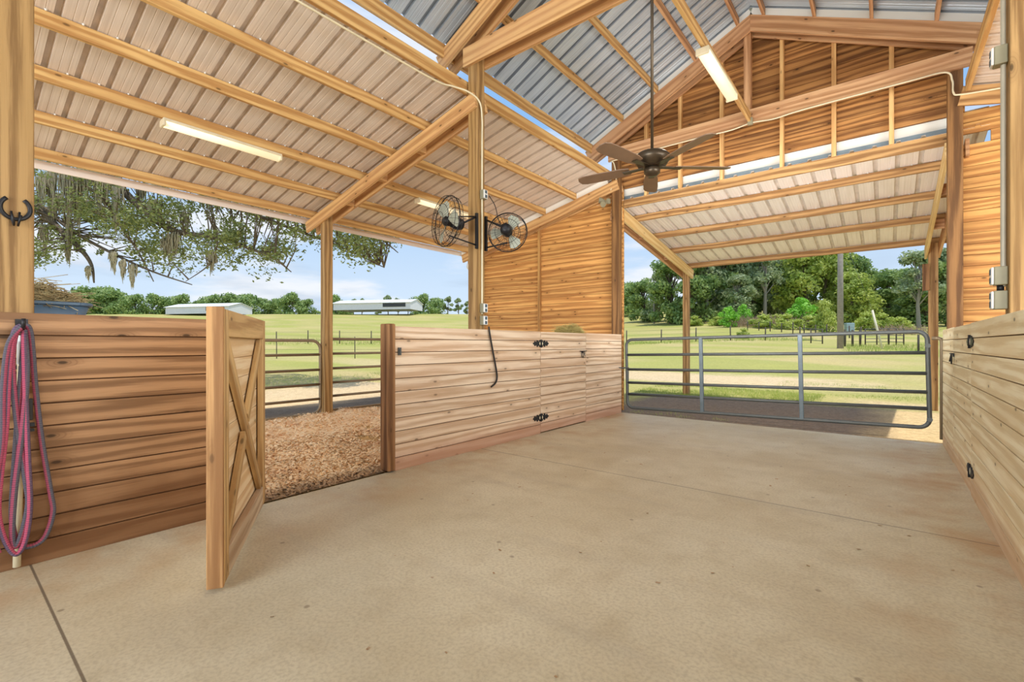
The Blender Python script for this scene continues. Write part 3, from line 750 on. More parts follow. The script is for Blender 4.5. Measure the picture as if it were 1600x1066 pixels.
# ------------------------------------------------------------------ wire wall fans on the post
def wire_fan(c, axis, rad, base, label):
    c = Vector(c); ax = Vector(axis).normalized(); a = ax.orthogonal().normalized(); a = (Vector((0, 0, 1)) - ax * ax.z).normalized(); e = ax.cross(a)
    t = thing('wall_fan', label, 'fan', c)
    m = MB(); dp = rad * .34
    ring = lambda r, h, w=.0035: m.tube([c + ax * h + (a * math.cos(q) + e * math.sin(q)) * r for q in [i * 2 * math.pi / 36 for i in range(37)]], w, 5, False)
    ring(rad, 0, .006); ring(rad * .97, dp * .5); ring(rad * .97, -dp * .5); ring(rad * .62, dp * .85, .003); ring(rad * .3, dp, .003); ring(rad * .62, -dp * .85, .003); ring(rad * .3, -dp, .003)
    for i in range(30):
        q = i * 2 * math.pi / 30; dr = a * math.cos(q) + e * math.sin(q)
        m.tube([c + ax * dp + dr * rad * .2, c + ax * dp * .85 + dr * rad * .62, c + ax * dp * .5 + dr * rad * .95, c + dr * rad, c - ax * dp * .5 + dr * rad * .95, c - ax * dp * .85 + dr * rad * .62, c - ax * dp + dr * rad * .2], .0017, 4, False)
    m.build('cage', M['black'], t)
    m = MB(); m.lathe(c - ax * dp * 1.0, [(.02, -.11), (.06, -.10), (.07, -.05), (.065, .0), (.045, .05)], 18, ax); mo = m.build('motor', M['black'], t)
    m = MB(); m.lathe(c + ax * .0, [(.05, -.04), (.055, .02), (.03, .05)], 16, ax); m.build('hub', M['black'], t)
    for k in range(3):
        q = k * 2 * math.pi / 3 + .5; m = MB(); loop = []
        for r_, dq, tw in ((.18, -.25, -.02), (.45, -.42, -.03), (.75, -.46, -.03), (.9, -.3, -.02), (.92, .1, .01), (.8, .4, .03), (.5, .42, .03), (.2, .3, .02)):
            loop.append(c + ax * tw * rad * 3 + (a * math.cos(q + dq) + e * math.sin(q + dq)) * r_ * rad)
        m.poly(loop, ax * .002); m.build('blade', M['silverblade'], t)
    b0 = Vector(base)
    m = MB(); m.tube([c - ax * (dp + .08), b0 + Vector((0, 0, .0))], .011, 8); m.tube([b0, c - ax * dp * .2 + Vector((0, 0, rad * .2))], .008, 8)
    m.tube([c - ax * dp * .3 - Vector((0, 0, rad * .55)), b0 - Vector((0, 0, .34))], .009, 8); m.build('bracket_arm', M['black'], t)
    m = MB(); m.box(b0 - Vector((0, 0, .17)), (.03, .03, .42)); m.build('mount_bar', M['black'], t)
    return t, mo
wire_fan((-3.895, 3.68, 2.635), (-.25, -.97, .05), .285, (-3.785, 4.055, 2.75), 'wire-caged wall fan with pale blades on the near side of the post')
t, mo = wire_fan((-3.56, 4.36, 2.585), (-.5, .86, -.05), .235, (-3.80, 4.235, 2.75), 'wire-caged wall fan seen from its black motor side beyond the post')
pipe('fan_cord', [(-3.72, 4.20, 3.02), (-3.66, 4.24, 2.9), (-3.62, 4.25, 2.75), (-3.57, 4.26, 2.62)], .005, 'blackrub', 'thin black cord from the fan post outlet to the fan motor', 'cord')
m = MB(); m.board((-3.535, 4.265, 2.60), (-3.50, 4.27, 2.63), .012, .004); m.build('tag_label', M['redlabel'], mo)

# flood lights
def flood(c, dirs, label, mat='white'):
    t = thing('flood_light', label, 'light', c); c = Vector(c)
    m = MB(); m.box(c, (.06, .06, .09)); m.build('mount_box', M[mat], t, .006)
    for dv in dirs:
        dv = Vector(dv); m = MB(); m.tube([c, c + dv * .08], .012, 8); m.lathe(c + dv * .08, [(.02, 0), (.035, .03), (.055, .09), (.055, .10)], 14, dv); m.build('lamp_head', M[mat], t)
    return t
flood((-7.36, 7.82, 3.02), ((-.8, -.5, .1), (-.3, -.9, -.2)), 'small white flood light on the outer lean-to corner post')
flood((-3.985, 7.80, 3.86), ((-.8, -.4, .15), (-.2, -.9, -.5)), 'small flood light near the top of the hay end corner post', 'boxgrey')
m = MB(); m.box((.57, 11.75, 2.5), (.1, .05, .5)); tag(m.build('sign_board', M['jamb']), 'small brown board fixed to the porch post', 'board')

# ------------------------------------------------------------------ horseshoe hook
hc = Vector((-3.797, .305, 2.0))
t = thing('horseshoe_hook', 'black horseshoe with a curled hook nailed to the timber post', 'hook', hc)
m = MB(); pts = []
for i in range(25):
    a = math.radians(-235 + 290 * i / 24); pts.append(hc + Vector((.006, -.058 * math.cos(a) * (1 if abs(math.cos(a)) else 1), .062 * math.sin(a))))
m.tube(pts, .0105, 8, True, .55, (1, 0, 0)); m.build('horseshoe', M['black'], t)
for s in (-1, 1):
    m = MB(); m.tube([hc + Vector((.008, s * .016 + .0, -.02)), hc + Vector((.012, s * .014, -.07)), hc + Vector((.03, s * .008, -.10)), hc + Vector((.05, s * .01, -.085)), hc + Vector((.06, s * .018, -.045))], .005, 8); m.build('hook_prong', M['black'], t)

# ------------------------------------------------------------------ lead ropes, pole
hk = Vector((-3.75, .325, 1.325))
t = thing('rope_hook', 'black iron hook holding the lead ropes on the brown plank wall', 'hook', hk)
m = MB(); m.box(hk + Vector((.0, 0, .02)), (.008, .05, .07)); m.build('back_plate', M['black'], t)
m = MB(); m.tube([hk + Vector((.004, 0, .02)), hk + Vector((.06, 0, .0)), hk + Vector((.085, 0, .02)), hk + Vector((.09, 0, .055))], .009, 8); m.build('prong', M['black'], t)
def smooth(pts, n=10):
    P_ = [Vector(p) for p in pts]; out = []
    for i in range(len(P_) - 1):
        a, b, c, e = P_[max(i - 1, 0)], P_[i], P_[i + 1], P_[min(i + 2, len(P_) - 1)]
        for k in range(n):
            q = k / n; out.append(.5 * ((2 * b) + (c - a) * q + (2 * a - 5 * b + 4 * c - e) * q * q + (3 * b - a - 3 * c + e) * q ** 3))
    return out + [P_[-1]]
def rope(pts, r, mat, label, snap_at=None, x0=-3.72):
    t = thing('lead_rope', label, 'rope', hk)
    m = MB(); m.tube(smooth([(x0 + dx, y, z) for dx, y, z in pts]), r, 8, True, .5, (1, 0, 0)); m.build('braid', M[mat], t)
    if snap_at:
        p = Vector((x0 + .012, snap_at[0], snap_at[1])); m = MB(); m.box(p, (.02, .026, .12)); w = m.build('black_wrap', M['blackrub'], t, .004)
        m = MB(); m.box(p - Vector((0, 0, .085)), (.022, .04, .02)); m.box(p - Vector((0, 0, .115)), (.022, .036, .015)); m.build('snap', M['black'], w)
rope([(.0, .325, 1.34), (.01, .355, 1.31), (.01, .375, 1.0), (.01, .40, .7), (.012, .435, .4), (.012, .445, .28), (.014, .41, .15), (.014, .35, .12), (.012, .305, .16), (.012, .285, .32), (.016, .30, .7), (.014, .315, 1.0), (.012, .33, 1.25), (.01, .325, 1.33)], .013, 'rope3', 'longest grey and rose lead rope looped out over the brown planks', (.352, .88))
rope([(.02, .32, 1.34), (.024, .30, 1.31), (.024, .285, 1.15), (.024, .30, .85), (.026, .335, .5), (.028, .345, .36), (.028, .32, .20), (.028, .295, .14), (.026, .285, .22), (.026, .295, .45), (.03, .325, .8), (.028, .34, 1.1), (.024, .33, 1.32)], .013, 'rope1', 'pink and grey braided lead rope looped round the white pole')
rope([(.03, .32, 1.345), (.034, .29, 1.30), (.034, .272, 1.1), (.034, .262, .8), (.034, .24, .5), (.034, .235, .33), (.034, .26, .18), (.034, .30, .1), (.034, .335, .17), (.034, .352, .35), (.034, .345, .6), (.03, .335, .95), (.03, .328, 1.3)], .012, 'rope2', 'magenta lead rope with a black end wrap, hung nearest the post edge', (.283, 1.20))
rope([(.036, .325, 1.345), (.04, .27, 1.24), (.04, .25, 1.0), (.04, .245, .7), (.04, .215, .45), (.04, .21, .25), (.04, .235, .13)], .012, 'rope1', 'pink and grey lead rope hanging straight at the frame edge')
m = MB(); m.tube([(-3.735, .325, 1.285), (-3.738, .322, 1.0), (-3.74, .315, .5), (-3.742, .306, .015)], .0165, 12); t = thing('pole', 'white plastic pole leaning behind the lead ropes', 'pole', (-3.74, .31, 0)); m.build('shaft', M['pvc'], t)
m = MB(); m.tube([(-3.735, .325, 1.29), (-3.737, .323, 1.13)], .019, 12); m.build('sleeve', M['white'], t)

# ------------------------------------------------------------------ tub with straw, hay on the wall
tc = Vector((-4.06, .43, 1.36)); t = thing('feed_tub', 'slate blue tub resting behind the post on the brown stall wall', 'tub', tc)
def rrect(cx, cy, sx, sy, z, r, n=5):
    out = []
    for qx, qy, a0 in ((1, 1, 0), (-1, 1, 90), (-1, -1, 180), (1, -1, 270)):
        for i in range(n + 1):
            a = math.radians(a0 + 90 * i / n); out.append(Vector((cx + qx * (sx / 2 - r) + r * math.cos(a), cy + qy * (sy / 2 - r) + r * math.sin(a), z)))
    return out
def loft(m, loops):
    b = len(m.v); n = len(loops[0])
    for lp in loops: m.v += lp
    for i in range(len(loops) - 1):
        for k in range(n): m.face((b + i * n + k, b + i * n + (k + 1) % n, b + (i + 1) * n + (k + 1) % n, b + (i + 1) * n + k), None, True)
m = MB(); loft(m, [rrect(tc.x, tc.y, .24, .36, 1.365, .05), rrect(tc.x, tc.y, .30, .43, 1.485, .06), rrect(tc.x, tc.y, .28, .41, 1.485, .06), rrect(tc.x, tc.y, .23, .35, 1.38, .05)])
m.face(range(len(m.v) - 24, len(m.v))); m.build('tub_body', M['tub'], t)
m = MB(); m.tube(rrect(tc.x, tc.y, .31, .44, 1.488, .06) + [rrect(tc.x, tc.y, .31, .44, 1.488, .06)[0]], .012, 8, False); m.build('rim', M['tub'], t)
m = MB(); m.box((-4.02, .43, 1.345), (.44, .5, .025)); tag(m.build('shelf_board', M['nearpanel']), 'narrow shelf board behind the brown stall wall below the tub', 'shelf')
def strands(name, c, size, n, mat, label, cat, r=.0022):
    m = MB(); c = Vector(c)
    for i in range(n):
        while True:
            q = Vector((R.uniform(-1, 1), R.uniform(-1, 1), R.uniform(.03, 1)))
            if q.length < 1: break
        q.z *= .75 + .8 * noise.noise((q.x * 1.7 + c.y, q.y * 2.3, 1.5))
        p = c + Vector((q.x * size[0], q.y * size[1], max(.01, q.z) * size[2])); a = R.uniform(0, 6.28)
        d_ = Vector((math.cos(a), math.sin(a), R.uniform(-.3, .5))) * (R.uniform(.02, .08) if R.random() < .9 else .13)
        m.tube([p - d_, p + Vector((0, 0, R.uniform(-.01, .02))), p + d_ - Vector((0, 0, .02))], r, 3, False)
    return tag(m.build(name, M[mat]), label, cat, None, 'stuff')
strands('straw_heap', (-4.06, .42, 1.478), (.12, .20, .14), 2600, 'straw', 'brown straw heaped in the slate blue tub', 'straw')
strands('hay_heap', (-3.99, 6.45, 1.40), (.16, .36, .17), 1500, 'hay', 'dry hay heaped behind the closed pale stall door', 'hay')
m = MB(); m.box((-4.0, 6.42, 1.30), (.40, .9, .04)); tag(m.build('shelf_board', M['midpanel']), 'shelf board behind the closed pale stall door under the hay', 'shelf')

# ------------------------------------------------------------------ wood shavings
m = MB(); nxs, nys = 60, 150; x0, x1, y0, y1 = -7.5, -3.80, -1.5, 7.95
def shz(x, y): return ground(x, y) + .03 + .06 * noise.noise((x * .9, y * .9, 4)) + .05 * noise.noise((x * 3, y * 3, 2)) - .05 * sstep(-4.1, -3.8, x)
for j in range(nys + 1):
    for i in range(nxs + 1):
        x = x0 + (x1 - x0) * i / nxs; y = y0 + (y1 - y0) * j / nys; m.v.append(Vector((x, y, max(shz(x, y), .004 if x > -4.2 else -1))))
for j in range(nys):
    for i in range(nxs):
        b = j * (nxs + 1) + i; m.face((b, b + 1, b + nxs + 2, b + nxs + 1), None, True)
for k in range(36000):
    y = R.uniform(1.2, 5.6) if R.random() < .8 else R.uniform(-1, 7.9); x = R.uniform(-7.45, -3.82) if R.random() < .5 else R.uniform(-5.6, -3.80)
    z = max(shz(x, y), .006) + R.uniform(0, .018); s = R.uniform(.008, .022); a = R.uniform(0, 6.28); tl = R.uniform(-.6, .6)
    u = Vector((math.cos(a), math.sin(a), tl)) * s; w = Vector((-math.sin(a), math.cos(a), R.uniform(-.5, .5))) * s * .5
    b = len(m.v); p = Vector((x, y, z)); m.v += [p - u - w, p + u - w, p + u + w, p - u + w]; m.face((b, b + 1, b + 2, b + 3))
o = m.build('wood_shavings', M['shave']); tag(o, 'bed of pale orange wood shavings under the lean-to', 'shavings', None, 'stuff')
m = MB()
for k in range(70):
    while True:
        x, y = R.uniform(-3.4, .3), R.uniform(.9, 6.5)
        break
    s = R.uniform(.004, .013); a = R.uniform(0, 6.28); u = Vector((math.cos(a), math.sin(a), .1)) * s; w = Vector((-math.sin(a), math.cos(a), .1)) * s * .6
    b = len(m.v); p = Vector((x, y, .003)); m.v += [p - u - w, p + u - w, p + u + w, p - u + w]; m.face((b, b + 1, b + 2, b + 3))
tag(m.build('shavings_litter', M['shave']), 'scattered shavings and crumbs on the concrete', 'shavings', None, 'stuff')
# ------------------------------------------------------------------ world positions from view direction and distance (outdoor layout)
FPX, HV, HC = 731.29, 537.9, 1.2413
def at(u, v, d):
    a = (u - 800) / FPX
    return Vector(((a * COS - SIN) * d, (a * SIN + COS) * d, HC + (HV - v) / FPX * d))
def onground(u, d):
    p = at(u, HV, d); p.z = ground(p.x, p.y); return p

# ------------------------------------------------------------------ live oak with moss
tr0 = onground(-330, 15); tr0.z -= .2
oak = thing('oak_tree', 'spreading live oak hung with grey moss, its branches reaching over the field', 'tree', tr0)
limbs = []
crotch = tr0 + Vector((0, 0, 3.2))
limbs.append(([tr0, tr0 + Vector((.1, .1, 1.5)), crotch], [.55, .42, .4]))
def limb(pts, r0, r1):
    n = len(pts); P_ = smooth(pts, 6); k = len(P_)
    limbs.append((P_, [r0 + (r1 - r0) * i / (k - 1) for i in range(k)]))
limb([crotch, at(-150, 250, 14.5), at(20, 300, 14), at(105, 370, 13.5), at(140, 408, 13.4), at(147, 442, 13.3)], .26, .03)
limb([at(60, 318, 13.8), at(115, 362, 13.6), at(180, 398, 13.2), at(240, 425, 13), at(300, 445, 12.8)], .10, .02)
limb([crotch + Vector((0, 0, .3)), at(-50, 150, 14.5), at(120, 235, 14), at(215, 320, 13.5), at(270, 360, 13.2), at(340, 372, 13), at(420, 400, 12.8), at(455, 425, 12.6)], .28, .02)
limb([at(120, 235, 14), at(260, 270, 14.2), at(360, 320, 14), at(450, 355, 14), at(530, 385, 13.8), at(600, 418, 13.6)], .14, .02)
limb([at(260, 270, 14.2), at(420, 290, 14.5), at(520, 330, 14.6), at(590, 370, 14.6), at(622, 395, 14.5)], .10, .02)
limb([at(150, 260, 14), at(175, 330, 13.2), at(215, 392, 13), at(240, 440, 12.9)], .09, .02)
limb([at(340, 372, 13), at(330, 410, 12.8), at(290, 440, 12.6)], .05, .012)
m = MB()
for P_, rs in limbs: m.tube(P_, [q * (.62 if len(rs) > 3 else 1) for q in rs], 8, False)
lp = [p for P_, rs in limbs[1:] for p in P_]
bot = [(-160, 400), (0, 425), (55, 432), (100, 402), (150, 385), (200, 400), (250, 405), (300, 420), (340, 415), (400, 412), (440, 425), (458, 385), (500, 368), (545, 388), (590, 416), (612, 392), (632, 350)]
def botv(u):
    for (a, va), (b, vb) in zip(bot, bot[1:]):
        if a <= u <= b: return va + (vb - va) * (u - a) / (b - a)
    return 300
cl = []
while len(cl) < 940:
    u = R.uniform(-150, 630); vb = botv(u) + R.uniform(-16, 16); v = R.uniform(150 if R.random() < .25 else 235, vb)
    d_ = R.uniform(12, 16)
    if u < 330 and v > 340 and R.random() < .4: continue
    if noise.noise((u * .018, v * .022, 9)) + R.uniform(-.3, .3) < -.08: continue
    cl.append(at(u, v, d_))
for c in cl:
    q = min(lp, key=lambda p: (p - c).length); mid = (q + c) / 2 + Vector((R.uniform(-.2, .2), R.uniform(-.2, .2), R.uniform(-.05, .25)))
    if (q - c).length < 3.4: m.tube([q, mid, c], [.022, .012, .004], 4, False)
m.build('trunk', M['bark'], oak)
def leaf(m, p, s, asp=.45, nrm=None):
    a = R.uniform(0, 6.283); t = R.uniform(-.9, .9); u = Vector((math.cos(a) * math.cos(t), math.sin(a) * math.cos(t), math.sin(t)))
    w = u.orthogonal(); w.rotate(Matrix.Rotation(R.uniform(0, 6.283), 3, u)); w.normalize()
    b = len(m.v); m.v += [p - u * s, p + w * s * asp, p + u * s, p - w * s * asp]; m.face((b, b + 1, b + 2, b + 3))
m = MB()
for c in cl:
    rr = R.uniform(.12, .42); n = int(20 + 130 * rr)
    for i in range(n):
        q = Vector((R.gauss(0, 1), R.gauss(0, 1), R.gauss(0, .7))) * rr * .6
        leaf(m, c + q, R.uniform(.038, .07))
m.build('foliage', M['oakleaf'], oak)
m = MB()
for (u, v, L, wd, d_) in ((105, 262, 110, 10, 13), (120, 262, 120, 12, 13.2), (112, 270, 80, 16, 13.1), (155, 268, 75, 8, 13), (165, 275, 60, 7, 13.2), (152, 262, 45, 14, 13), (66, 272, 60, 10, 13.4), (88, 300, 50, 8, 13.6), (108, 345, 70, 5, 13.3), (178, 392, 40, 6, 13.1), (192, 405, 38, 5, 13), (207, 412, 42, 6, 13), (105, 380, 34, 4, 13.4), (138, 415, 30, 4, 13.3), (265, 372, 45, 18, 13.1), (272, 362, 40, 14, 13), (290, 330, 36, 8, 13.4), (240, 310, 50, 8, 13.3), (340, 300, 40, 10, 13.8), (220, 285, 40, 8, 13.6), (80, 262, 90, 9, 13.5), (135, 262, 60, 9, 13.1), (180, 290, 80, 7, 13.1), (330, 392, 40, 8, 12.9), (70, 350, 50, 7, 13.6)):
    for i in range(46):
        x = R.gauss(0, .5) * wd; ln = L * R.uniform(.35, 1.0) * (1 - .5 * min(1, abs(x) / wd)); p = at(u + x, v + R.uniform(0, L * .12), d_ + R.uniform(-.12, .12)); ln = ln * d_ / FPX
        pts = [p]
        for k in range(1, 5): pts.append(p + Vector((R.uniform(-.02, .02), R.uniform(-.02, .02), -ln * k / 4)))
        m.tube(pts, [.012, .022, .02, .014, .004], 3, False)
m.build('moss', M['moss'], oak)

# ------------------------------------------------------------------ trees of the wood and the hilltop
def tree_parts(h, w, n, ls, mat, bark, seed, trunk_h=.35, airy=0.0, lobes=None):
    rr = random.Random(seed); m = MB()
    m.tube([(0, 0, -.4), (.02 * h, 0, h * .3), (-.01 * h, .02 * h, h * .75)], [h * .026, h * .018, h * .006], 7, False)
    C = []
    for i in range(lobes or 13):
        z = rr.uniform(trunk_h, .95); rad = w * .5 * (1 - .75 * max(0, (z - .55) / .45) ** 1.6) * rr.uniform(.35, .95); a = rr.uniform(0, 6.28)
        c = Vector((math.cos(a) * rad * .75, math.sin(a) * rad * .75, z * h)); C.append((c, w * rr.uniform(.14, .25) * (1 - .4 * airy)))
        m.tube([(0, 0, h * z * .62), c * .6 + Vector((0, 0, h * z * .32)), c], [h * .009, h * .006, .01], 4, False)
    C.append((Vector((0, 0, h * .9)), w * .16))
    f = MB()
    for i in range(n):
        c, r = rr.choice(C)
        q = Vector((rr.gauss(0, 1), rr.gauss(0, 1), rr.gauss(0, 1))).normalized() * r * (rr.random() ** (.33 if airy < .4 else .6)) ; q.z *= .75
        p = c + q; s = ls * rr.uniform(.6, 1.3)
        nn = (q.normalized() + Vector((rr.gauss(0, .6), rr.gauss(0, .6), rr.gauss(0, .6)))).normalized(); u = nn.orthogonal(); u.rotate(Matrix.Rotation(rr.uniform(0, 6.28), 3, nn)); w2 = nn.cross(u)
        b = len(f.v); f.v += [p - u * s, p + w2 * s * .6, p + u * s, p - w2 * s * .6]; f.face((b, b + 1, b + 2, b + 3))
    tm = m.build('trunk', bark); fm = f.build('crown', mat)
    a, b = tm.data, fm.data
    bpy.data.objects.remove(tm); bpy.data.objects.remove(fm); return a, b
V = {
 'dense': tree_parts(13, 9, 7000, .22, M['treeA'], M['bark'], 1, .05, .1, 30),
 'bright': tree_parts(12, 10, 7000, .22, M['treeB'], M['bark'], 2, .08, .1, 30),
 'grey': tree_parts(13, 8, 6000, .21, M['treeC'], M['barkpale'], 3, .10, .3, 26),
 'airy': tree_parts(14, 9, 3000, .22, M['treeC'], M['barkpale'], 4, .45, .5, 14),
 'hill': tree_parts(8, 11, 3600, .27, M['treeA'], M['bark'], 5, .03, .2, 26),
 'hilltall': tree_parts(8.5, 5, 1500, .26, M['treeC'], M['bark'], 6, .4, .5, 10),
 'bush': tree_parts(3, 3.6, 2000, .12, M['treeN'], M['bark'], 7, .08, .2, 18),
 'shrub': tree_parts(3, 4, 2200, .13, M['treeB'], M['bark'], 8, .04, .3, 20),
}
def plant(kind, u, d, hscale, label, cat='tree', group=None, rz=None, wscale=None):
    p = onground(u, d); t = thing({'bush': 'bush', 'shrub': 'bush'}.get(kind, 'tree'), label, cat, p, group)
    t.rotation_euler = (0, 0, R.uniform(0, 6.28) if rz is None else rz); t.scale = (wscale or hscale, wscale or hscale, hscale)
    for nm, me_ in zip(('trunk', 'crown'), V[kind]):
        o = bpy.data.objects.new(nm, me_); COL.objects.link(o); o.parent = t
    return t
WG = 'trees of the wood edge'
WL = 'dense green tree in the wood edge beyond the silver gate'
for (k, u, d, s, ws, lab) in (
    ('hill', 978, 128, 1.0, 1.0, 'small far tree where the hill meets the wood edge'), ('hill', 990, 118, .95, 1.1, 'small far tree beside the thin utility pole'),
    ('dense', 1006, 96, .68, .8, None), ('grey', 1030, 92, .78, .9, None), ('dense', 1048, 84, .95, 1.0, None), ('dense', 1080, 80, 1.05, 1.0, None),
    ('grey', 1105, 82, 1.15, 1.1, None), ('dense', 1128, 84, 1.1, 1.0, None), ('grey', 1150, 76, .62, .8, None), ('grey', 1165, 84, 1.1, 1.0, None), ('airy', 1195, 80, 1.05, 1.0, 'pale-limbed airy tree in the middle of the wood edge'),
    ('dense', 1180, 92, 1.1, 1.1, None), ('grey', 1222, 88, 1.1, 1.1, None), ('bright', 1258, 80, 1.08, 1.05, 'bright yellow-green broad tree in the wood edge'), ('bright', 1290, 82, 1.15, 1.05, 'tall bright tree behind the near utility pole'), ('dense', 1240, 94, 1.2, 1.1, None), ('grey', 1318, 86, 1.2, .9, None), ('dense', 1275, 95, 1.2, 1.1, None),
    ('dense', 1335, 84, .92, .8, None), ('bright', 1332, 74, .66, .8, 'low bright tree beside the near utility pole'), ('dense', 1388, 78, .68, .9, 'rounded dark tree below the gap of sky'), ('dense', 1365, 88, .7, .9, None), ('airy', 1436, 66, .80, .85, 'airy tall tree leaning past the porch post'), ('dense', 1422, 72, .62, .8, None), ('dense', 1450, 70, .8, .9, None), ('grey', 1480, 70, .9, .9, None), ('dense', 1520, 74, 1.0, 1, None), ('dense', 1100, 98, 1.2, 1.3, None), ('dense', 1150, 98, 1.2, 1.3, None), ('dense', 1405, 92, .7, 1.2, None)):
    plant(k, u, d, s, lab or WL, 'tree', None if lab else WG, None, ws)
for (k, u, d, s, ws, lab) in (('bush', 1253, 70, 1.35, 1.3, 'fresh green bush standing in front of the wood edge'), ('bush', 1139, 68, .95, .9, 'small fresh green bush at the shaded wood edge'), ('bush', 1163, 72, 1.0, .8, 'little fresh green sapling between grey trees'), ('shrub', 1293, 58, 1.25, .7, 'yellow-green shrub just before the near utility pole'), ('shrub', 1190, 66, .6, 1.0, 'low shrub in the brush beyond the fence'), ('shrub', 1230, 63, .65, 1.0, 'low wide shrub by the dry brush'), ('shrub', 1262, 62, .6, .9, 'low shrub under the bright broad tree'), ('shrub', 1350, 62, .75, .9, 'shrub beside the pale blue cabinet'), ('shrub', 1160, 46, .32, .4, 'small weedy clump in the grass along the fence'), ('shrub', 1085, 74, .5, .8, 'low shrub in deep shade of the wood edge'), ('shrub', 1120, 72, .45, .8, 'low shrub beside the small fresh green bush'), ('shrub', 1210, 70, .55, .9, 'low shrub behind the pale brush'), ('shrub', 1380, 62, .7, .9, 'shrub below the rounded dark tree'), ('shrub', 1410, 60, .55, .8, 'shrub among the brush by the porch post')):
    plant(k, u, d, s, lab, 'bush', None, None, ws)
HL = 'leafy tree in the line along the hilltop'
rr = random.Random(5)
for (u, s, k) in ((70, 1.0, 'hill'), (105, .9, 'hill'), (138, 1.25, 'hill'), (162, 1.3, 'hill'), (182, 1.1, 'hill'), (188, .8, 'hill'), (212, .85, 'hill'), (238, .95, 'hill'), (262, .75, 'hill'), (285, .95, 'hill'), (310, .75, 'hill'), (335, .85, 'hill'), (362, .95, 'hill'), (385, .9, 'hill'), (408, .8, 'hill'), (432, .78, 'hill'), (458, .9, 'hill'), (480, .7, 'hill'), (525, .85, 'hill'), (538, .75, 'hill'), (552, .8, 'hilltall'), (566, .72, 'hilltall'), (590, .6, 'hilltall'), (606, .85, 'hilltall'), (622, .8, 'hilltall'), (638, .7, 'hilltall'), (662, .85, 'hill'), (680, .85, 'hill'), (700, .8, 'hilltall'), (716, .75, 'hilltall'), (730, .75, 'hilltall')):
    plant(k, u, 150 + rr.uniform(-5, 5), s, HL if k == 'hill' else 'thin airy tree on the hilltop behind the longer white barn', 'tree', 'hilltop trees' if k == 'hill' else 'airy hilltop trees')

# ------------------------------------------------------------------ barns on the hill
def barn(u0, u1, d, label, turn):
    um = (u0 + u1) / 2; p = onground(um, d); p.z = at(um, 487 if u0 < 400 else 481, d).z - .35; L = (u1 - u0) / FPX * d
    t = thing('barn', label, 'barn', p)
    a = math.atan2(SIN, COS) + turn; X = Vector((math.cos(a), math.sin(a), 0)); Y = Vector((-X.y, X.x, 0)); W, e, rg = 9, 1.3, 2.5
    P_ = lambda s, q, z: p + X * s + Y * q + Vector((0, 0, z))
    m = MB(); h = L / 2
    for s in (-h + .3, h - .3): m.poly([P_(s, -W / 2 + .3, -.5), P_(s, W / 2 - .3, -.5), P_(s, W / 2 - .3, e), P_(s, 0, rg - .1), P_(s, -W / 2 + .3, e)], X * .1)
    for q in (-W / 2 + .3, W / 2 - .3): m.poly([P_(-h + .3, q, -.5), P_(h - .3, q, -.5), P_(h - .3, q, e), P_(-h + .3, q, e)], Y * .1)
    m.build('wall', M['barnwall'], t)
    m = MB()
    for q in (-1, 1): m.poly([P_(-h, q * W / 2, e), P_(h, q * W / 2, e), P_(h, 0, rg), P_(-h, 0, rg)], (0, 0, .12))
    m.build('roof', M['barnroof'], t)
    m = MB(); m.poly([P_(h * .3, -W / 2 + .25, .2), P_(h * .86, -W / 2 + .25, .2), P_(h * .86, -W / 2 + .25, e - .1), P_(h * .3, -W / 2 + .25, e - .1)], Y * -.06); m.build('opening', M['barndark'], t)
barn(268, 386, 132, 'low white-roofed barn on the hill beyond the open wooden gate', -.22)
barn(526, 656, 134, 'longer white-roofed barn on the hill beyond the outer lean-to post', -.2)

# ------------------------------------------------------------------ fences, poles, yard things
def fence(name, label, pts, h, r, wires, wr=.008):
    t = thing(name, label, 'fence', pts[0])
    for p in pts:
        hh = h * R.uniform(.94, 1.08); m = MB(); m.tube([p - Vector((0, 0, .2)), p + Vector((R.uniform(-.03, .03), 0, hh))], r, 7); m.build('fence_post', M['fencepost'], t)
    for k in range(wires):
        z = h * (k + 1) / (wires + .3); m = MB(); m.tube([p + Vector((0, 0, z)) for p in pts], wr, 4, False); m.build('fence_wire', M['wire'], t)
def fp(u0, u1, n, d0, d1): return [onground(u0 + (u1 - u0) * i / (n - 1), d0 + (d1 - d0) * i / (n - 1)) for i in range(n)]
fence('wire_fence', 'long wire fence with grey posts crossing the field below the hill', fp(432, 925, 11, 47, 46), 1.25, .05, 3)
fence('wire_fence', 'wire fence with grey posts crossing the grass beyond the silver gate', fp(979, 1250, 6, 45, 43), 1.3, .055, 3)
fence('wire_fence', 'near wire fence on thin dark stakes beyond the brown tube gates', fp(310, 677, 4, 27, 27), 1.2, .025, 2, .006)
fence('wire_fence', 'distant short-post fence in front of the wood edge', fp(1168, 1345, 11, 62, 46), 1.2, .06, 3)
def rail_panel(u0, u1, d0, d1, h, n, label):
    a, b = onground(u0, d0), onground(u1, d1); t = thing('corral_panel', label, 'corral panel', a)
    for p in (a, (a + b) / 2, b): m = MB(); m.tube([p - Vector((0, 0, .1)), p + Vector((0, 0, h))], .05, 7); m.build('upright', M['fencepost'], t)
    for k in range(n): z = .25 + (h - .3) * k / (n - 1); m = MB(); m.tube([a + Vector((0, 0, z)), b + Vector((0, 0, z))], .024, 6, False); m.build('rail', M['galv'], t)
rail_panel(1250, 1285, 41, 39, 1.25, 2, 'plain rail section at the end of the grass fence')
rail_panel(1352, 1388, 38, 38, 1.35, 5, 'grey corral panel behind the pale leaning pole')
rail_panel(1389, 1412, 38, 37, 1.35, 5, 'grey corral panel beside the single fence stake')
fence('wire_fence', 'wooden-post fence beside the near utility pole', fp(1320, 1344, 3, 36, 36), 1.3, .08, 3)
